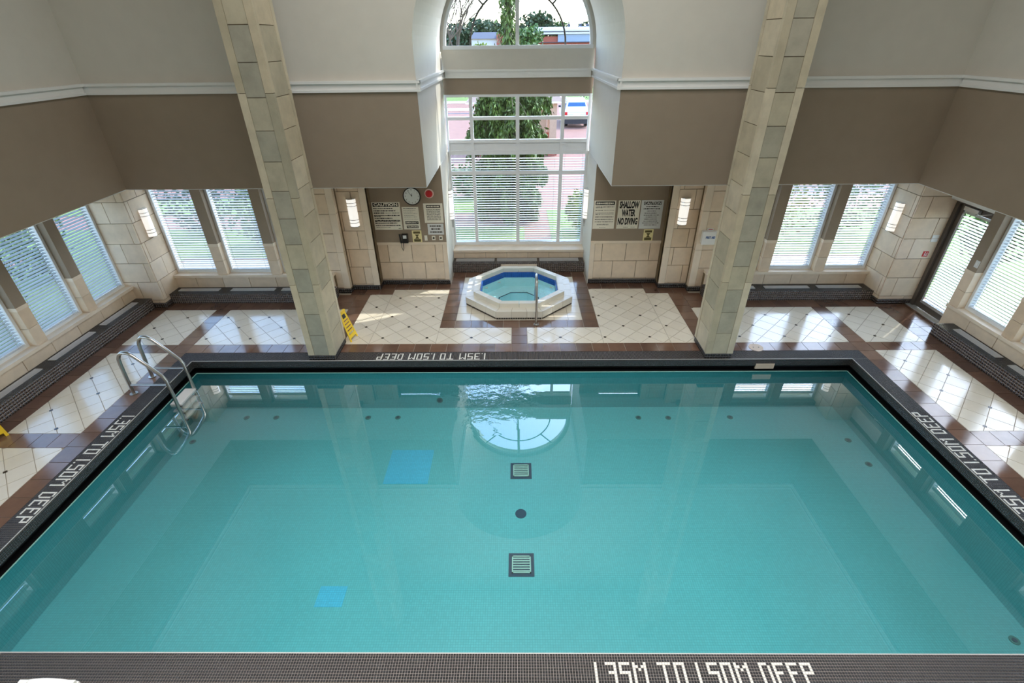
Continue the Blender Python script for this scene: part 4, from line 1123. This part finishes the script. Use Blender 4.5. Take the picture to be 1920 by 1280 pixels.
# ------------------------------------------------------------------ outdoors
def foliage(n, fn, size, droop=0.0, aspect=2.2):
    """n leaf blades placed by fn(); returns verts and quads"""
    P = np.array([fn() for _ in range(n)])
    d = rng.normal(size=(n, 3)); d[:, 2] -= droop; d /= np.linalg.norm(d, axis=1)[:, None]
    o = rng.normal(size=(n, 3)); s_ = np.cross(d, o); s_ /= np.linalg.norm(s_, axis=1)[:, None] + 1e-9
    sz = size * rng.uniform(.6, 1.4, n)[:, None]
    V = np.stack([P - s_ * sz * .5 / aspect, P + d * sz * .5 - s_ * sz * .5 / aspect * 0 + s_ * sz * .5 / aspect, P + d * sz, P + d * sz * .5 - s_ * sz * .5 / aspect * 1.6], 1)
    return V.reshape(-1, 3), np.arange(n * 4).reshape(-1, 4)
def ball(cx_, cy_, cz_, rx, ry, rz):
    def f():
        v_ = rng.normal(size=3); v_ /= np.linalg.norm(v_); r_ = rng.uniform(.55, 1.0) ** .5
        return (cx_ + v_[0] * rx * r_, cy_ + v_[1] * ry * r_, cz_ + v_[2] * rz * r_)
    return f
def mixf(fs):
    return lambda: fs[rng.integers(len(fs))]()
g = sempty('ground')
MB().box(-90, 12.5, -.35, 90, 160, -.06).build('paving', 'pavers', g)
MB().box(-40, -10, -.35, -9.0, 12.5, -.06).build('paving', 'pavers', g); MB().box(9.0, -10, -.35, 40, 12.5, -.06).build('paving', 'pavers', g)
for x0, y0, x1, y1 in ((-30, 12.6, .2, 15.1), (1.0, 12.6, 30, 17.0), (-30, 16.6, -.2, 18.6), (-13.5, 0, -9.2, 12.6), (9.2, 0, 13.5, 12.6), (-40, 52, 40, 70)):
    MB().box(x0, y0, -.2, x1, y1, -.045).build('lawn_strip', 'lawn', g)

MB().box(-40, 45.5, -.1, 2.0, 45.9, .1).build('kerb', 'stone_trim', g); MB().box(-40, 43.6, -.1, -2.0, 44.0, -.05).build('dark_strip', 'dark', g)  # raised pale kerb and a flat dark strip across the paving
MB().box(-40, 51.2, -.1, 40, 51.6, .1).build('kerb', 'stone_trim', g)
def shrub(x, y, rx, rz, mat, label, n=900, group='shrubs outside the windows', ry=None):
    t = thing('garden_shrub', (x, y, -.05), label, 'shrub', group)
    ry = ry or rx
    fs = [ball(x + random.uniform(-.35, .35) * rx, y + random.uniform(-.35, .35) * ry, rz * random.uniform(.5, .7), rx * .7, ry * .7, rz * .55) for _ in range(5)]
    fast_mesh('foliage', *foliage(n, mixf(fs), .13, .2), mat, t)
    b = MB()
    for k in range(4): b.tube([(x + random.uniform(-.1, .1), y, -.05), (x + random.uniform(-.5, .5) * rx, y + random.uniform(-.3, .3) * ry, rz * .7)], [.02, .008], 5)
    b.build('stems', 'bark', t)
for x, y, rx, rz, mat, lab in ((-7.2, 13.6, .9, 1.7, 'leaf', 'green shrub behind the back left blind nearest the corner pier'), (-5.0, 13.8, .9, 1.5, 'leaf', 'green shrub behind the middle blind of the back left bay'), (-9.6, 14.6, 1.2, 1.9, 'leaf_dark', 'dark shrub outside the left back corner'),
        (5.0, 14.0, .9, 1.5, 'leaf', 'green shrub behind the middle blind of the back right bay'), (7.2, 13.7, .9, 1.8, 'leaf_yellow', 'yellow green shrub behind the back right blind nearest the corner pier'), (9.6, 14.6, 1.2, 1.9, 'leaf', 'green shrub outside the right back corner'),
        (-11.4, 5.4, .8, 1.6, 'leaf', 'shrub outside the left wall, opposite the wide pier'), (-11.7, 7.3, .8, 1.6, 'leaf', 'shrub outside the third left wall window'), (-11.4, 9.2, .8, 1.6, 'leaf', 'shrub outside the second left wall window'), (-11.7, 11.2, .8, 1.6, 'leaf', 'shrub outside the left wall window nearest the corner'),
        (11.5, 5.5, .8, 1.5, 'leaf', 'shrub outside the right wall, opposite the wide pier'), (11.8, 7.4, .8, 1.5, 'leaf_yellow', 'yellow green shrub outside the right wall window beside the door'), (11.5, 9.5, .8, 1.5, 'leaf_yellow', 'yellow green shrub seen through the exit door'), (11.8, 11.6, .8, 1.5, 'leaf', 'green shrub beyond the exit door, farther off')):
    shrub(x, y, rx, rz, mat, lab, 1300)
shrub(-1.9, 18.7, 1.0, 1.0, 'leaf', 'low green hedge bush seen through the left half of the alcove blinds', 1600, None, .5)
shrub(1.95, 14.6, .6, 1.0, 'leaf_yellow', 'bright green bush seen low through the right end of the alcove blinds', 1000, None)

# weeping conifer in front of the alcove window
tx, ty = -.15, 16.2
tr = thing('weeping_conifer', (tx, ty, -.05), 'tall weeping conifer standing in front of the alcove window', 'tree')
b = MB(); b.tube([(tx, ty, -.1), (tx + .05, ty, 1.5), (tx - .1, ty, 3.2), (tx - .12, ty, 5.0), (tx - .15, ty, 7.4)], [.16, .13, .1, .06, .02], 10); b.build('trunk', 'bark', tr, smooth=True)
br_, pts_, wts_ = MB(), [], []
for k in range(120):
    z = .35 + 6.4 * (k / 120) ** .85; a = k * 2.4 + random.uniform(-.4, .4)
    L_ = (1.16 if z < 4.1 else max(.14, .42 - (z - 4.1) * .1)) * random.uniform(.75, 1.12)
    if z < 1.2: L_ *= .75
    dx, dy = math.cos(a), math.sin(a); P_ = []
    for f in np.linspace(0, 1, 6): P_.append((tx - .1 + dx * L_ * f, ty + dy * L_ * f, z + .35 * f * L_ - .75 * f * f * L_))
    br_.tube(P_, [.022, .018, .015, .012, .009, .005], 5)
    for f in np.linspace(.12, 1, 8): pts_.append((tx - .1 + dx * L_ * f, ty + dy * L_ * f, z + .35 * f * L_ - .75 * f * f * L_)); wts_.append((.3 + f) * L_ if z < 4.1 else .045)
br_.build('branches', 'bark', tr)
pts_ = np.array(pts_); wts_ = np.array(wts_) / sum(wts_)
pick = iter(rng.choice(len(pts_), 60000, p=wts_))
def drop():
    p = pts_[next(pick)]; return (p[0] + rng.normal() * .06, p[1] + rng.normal() * .06, p[2] - rng.uniform(0, .45))
fast_mesh('foliage', *foliage(56000, drop, .135, 2.4, 3.4), 'leaf_cedar', tr)

# gatehouse behind the conifer
gh = thing('gatehouse', (0, 27.6, -.05), 'small beige gatehouse with a grey roof behind the conifer', 'building')
for x in (-1.9, 1.8):
    for y in (26.6, 28.6):
        MB().box(x - .22, y - .22, -.06, x + .22, y + .22, .75).build('brick_base', 'brick', gh); MB().box(x - .17, y - .17, .75, x + .17, y + .17, 2.45).build('post', 'beige', gh)
MB().hexa([(-2.5, 26.2, 2.45), (2.4, 26.2, 2.45), (2.4, 29.0, 2.45), (-2.5, 29.0, 2.45), (-.9, 27.4, 3.5), (.8, 27.4, 3.5), (.8, 27.8, 3.5), (-.9, 27.8, 3.5)]).build('roof', 'roof_grey', gh)
MB().box(-2.5, 26.2, 2.38, 2.4, 29.0, 2.45).build('fascia', 'white', gh)
MB().box(.6, 26.9, -.05, 1.5, 28.4, 2.3).build('booth', 'beige', gh)

# white SUV seen from behind
cx, cyy = 3.97, 35.5
car = thing('parked_car', (cx, cyy, -.06), 'white estate car parked outside, seen from behind through the alcove window', 'car')
def section(zs): pass
b = MB()
prof = [(.0, .45, .80), (.15, .42, .95), (1.2, .40, 1.0), (3.2, .40, .98), (4.2, .42, .85), (4.4, .5, .72)]   # y, z low, z high
for (ya, la, ha), (yb, lb, hb) in zip(prof[:-1], prof[1:]):
    wa, wb_ = .84, .84
    b.hexa([(cx - wa, cyy + ya, la), (cx + wa, cyy + ya, la), (cx + wb_, cyy + yb, lb), (cx - wb_, cyy + yb, lb), (cx - wa + .03, cyy + ya, ha), (cx + wa - .03, cyy + ya, ha), (cx + wb_ - .03, cyy + yb, hb), (cx - wb_ + .03, cyy + yb, hb)])
b.hexa([(cx - .80, cyy + .08, .90), (cx + .80, cyy + .08, .90), (cx + .78, cyy + 3.1, .96), (cx - .78, cyy + 3.1, .96), (cx - .60, cyy + .42, 1.58), (cx + .60, cyy + .42, 1.58), (cx + .58, cyy + 2.2, 1.60), (cx - .58, cyy + 2.2, 1.60)])
b.build('body', 'carwhite', car)
MB().hexa([(cx - .66, cyy + .135, 1.0), (cx + .66, cyy + .135, 1.0), (cx + .66, cyy + .17, 1.0), (cx - .66, cyy + .17, 1.0), (cx - .54, cyy + .355, 1.46), (cx + .54, cyy + .355, 1.46), (cx + .54, cyy + .39, 1.46), (cx - .54, cyy + .39, 1.46)]).build('rear_window', 'carglass', car)
for s in (-1, 1):
    MB().hexa([(cx + s * .80, cyy + .35, .97), (cx + s * .80, cyy + 2.7, .99), (cx + s * .76, cyy + 2.7, .99), (cx + s * .76, cyy + .35, .97), (cx + s * .635, cyy + .6, 1.5), (cx + s * .63, cyy + 2.1, 1.52), (cx + s * .6, cyy + 2.1, 1.52), (cx + s * .6, cyy + .6, 1.5)]).build('side_window', 'carglass', car)
    MB().box(cx + s * .62, cyy - .02, .74, cx + s * .83, cyy + .12, .92).build('tail_light', 'red', car)
    MB().tube([(cx + s * .55, cyy + .55, 1.63), (cx + s * .55, cyy + 2.0, 1.65)], .018, 6).build('roof_rail', 'chrome', car)
    MB().box(cx + s * .84, cyy + 2.75, .92, cx + s * 1.0, cyy + 2.9, 1.05).build('wing_mirror', 'cardark', car)
    for yy in (.85, 3.5): MB().cyl((cx + s * .62 - (.1 if s < 0 else 0), cyy + yy, .28), 'x', .33, .2, 20).build('wheel', 'black', car)
MB().box(cx - .86, cyy - .06, .20, cx + .86, cyy + .3, .50).build('rear_bumper', 'cardark', car)
MB().box(cx - .24, cyy - .012, .70, cx + .24, cyy + .02, .82).build('number_plate', 'paper_grey', car)

# far buildings
bl = thing('brick_building', (8, 84, 0), 'long low red brick building with a white roof and blue grey band', 'building')
MB().box(1.6, 80, -.1, 40, 100, 5.4).build('brick_wall', 'brick', bl); MB().box(5.8, 79.7, 4.75, 40, 80.3, 5.62).build('band', 'fascia', bl)
MB().box(2.3, 79.5, 5.65, 40, 100, 6.15).build('parapet', 'roof_white', bl); MB().box(2.9, 79.4, 5.9, 40, 79.6, 6.0).build('gutter', 'dark', bl); MB().box(2.6, 82, 6.15, 40, 100, 6.55).build('roof', 'roof_white', bl)
MB().box(1.6, 79.6, 4.65, 40, 80, 4.72).build('string_course', 'dark', bl)
for x in (7.4, 9.0, 10.0): MB().box(x, 83, 6.5, x + .35, 83.5, 6.9).build('roof_vent', 'dark', bl)
b2 = thing('white_house', (-4.3, 84, 0), 'distant white house with a dark roof left of the conifer', 'building')
MB().box(-6.2, 80, -.1, -2.7, 90, 5.2).build('wall', 'roof_white', b2); MB().hexa([(-6.4, 79.6, 5.2), (-2.6, 79.6, 5.2), (-2.6, 90, 5.2), (-6.4, 90, 5.2), (-6.0, 82, 6.0), (-2.6, 82, 6.0), (-2.6, 88, 6.0), (-6.0, 88, 6.0)]).build('roof', 'dark', b2)
MB().box(-2.7, 79.4, -.1, -1.6, 86, 5.75).build('brick_wing', 'brick', b2)

# bare tree to the left of the fanlight
bt = thing('bare_tree', (-7.3, 60, -.05), 'leafless tree at the left of the arched window', 'tree')
b = MB()
def grow(p, d, L_, r_, dep):
    q = p + d * L_
    b.tube([p, p + d * L_ * .5 + Vector((random.uniform(-.05, .05), 0, 0)), q], [r_, r_ * .85, r_ * .65], 5, cap=False)
    if dep == 0: return
    for k in range(3 if dep > 2 else 2):
        n_ = (d + Vector((random.uniform(-.55, .55), random.uniform(-.5, .5), random.uniform(-.05, .35)))).normalized()
        grow(q, n_, L_ * random.uniform(.68, .85), r_ * .62, dep - 1)
for k in range(5): grow(Vector((-8.2 + k * .35, 60, 0)), Vector((random.uniform(-.22, .25), 0, 1)).normalized(), 3.2, .2, 5)
b.build('branches', 'bark', bt)
def far_tree(x, y, r_, h, mat, label, n=1500):
    t = thing('distant_tree', (x, y, -.05), label, 'tree', 'trees along the horizon')
    fs = [ball(x + random.uniform(-.5, .5) * r_, y + random.uniform(-.4, .4) * r_, h - r_ * random.uniform(.6, 1.3), r_ * .75, r_ * .7, r_ * .7) for _ in range(7)]
    fast_mesh('crown', *foliage(n, mixf(fs), r_ * .22, .1, 1.5), mat, t)
    MB().tube([(x, y, -.1), (x, y, h - r_)], [r_ * .1, r_ * .06], 7).build('trunk', 'bark', t)
for x, y, r_, h, m_, lab in (
        (-9.6, 104, 2.6, 7.4, 'leaf_dark', 'distant dark tree behind the bare tree in the arched window'), (-6.3, 112, 3.0, 9.0, 'leaf_dark', 'distant dark tree rising above the white house in the arched window'),
        (-2.6, 101, 2.4, 7.9, 'leaf_dark', 'distant dark tree just left of the conifer in the arched window'), (-14.2, 118, 3.0, 7.8, 'leaf_dark', 'distant dark tree at the far left of the arched window'),
        (1.3, 72, 1.7, 6.9, 'leaf', 'light green tree right of the window mullion in the arched window'), (4.7, 126, 3.2, 10.4, 'leaf_dark', 'distant dark round tree behind the white roof, left one'),
        (9.6, 131, 2.2, 8.9, 'leaf', 'distant light green tree behind the white roof'), (15.2, 121, 2.4, 8.6, 'leaf_dark', 'distant dark tree at the right end of the white roof')):
    far_tree(x, y, r_, h, m_, lab)
for x, y, r_, h, m_, lab in ((-7.2, 66, 1.7, 4.6, 'leaf', 'bushy green shrub at the lower left of the arched window'), (-4.3, 67.5, 1.5, 5.2, 'leaf_yellow', 'light green bush between bare tree and conifer in the arch'), (1.6, 63, 1.3, 5.0, 'leaf', 'green bush just right of the conifer in the arch'), (-1.6, 66, 1.1, 4.6, 'leaf', 'small bush left of the conifer trunk in the arch')):
    t = thing('tall_shrub', (x, y, -.05), lab, 'shrub', None)
    fs = [ball(x + random.uniform(-.4, .4) * r_, y, h - r_ * random.uniform(.7, 1.4), r_ * .7, r_ * .6, r_ * .8) for _ in range(6)]
    fast_mesh('foliage', *foliage(1300, mixf(fs), .34, .1), m_, t); MB().tube([(x, y, -.1), (x, y, h - r_)], [.09, .05], 6).build('stem', 'bark', t)
# hedge across the road behind the car park
for i in range(7):
    x = -11.5 + i * 3.6
    shrub(x, 53, 1.6, 2.2 + .3 * (i % 3), ['leaf', 'leaf_yellow', 'leaf_dark'][i % 3], 'roadside hedge bush across the car park, number %s from the left' % ['one', 'two', 'three', 'four', 'five', 'six', 'seven'][i], 500, 'hedge bushes across the road', .9)
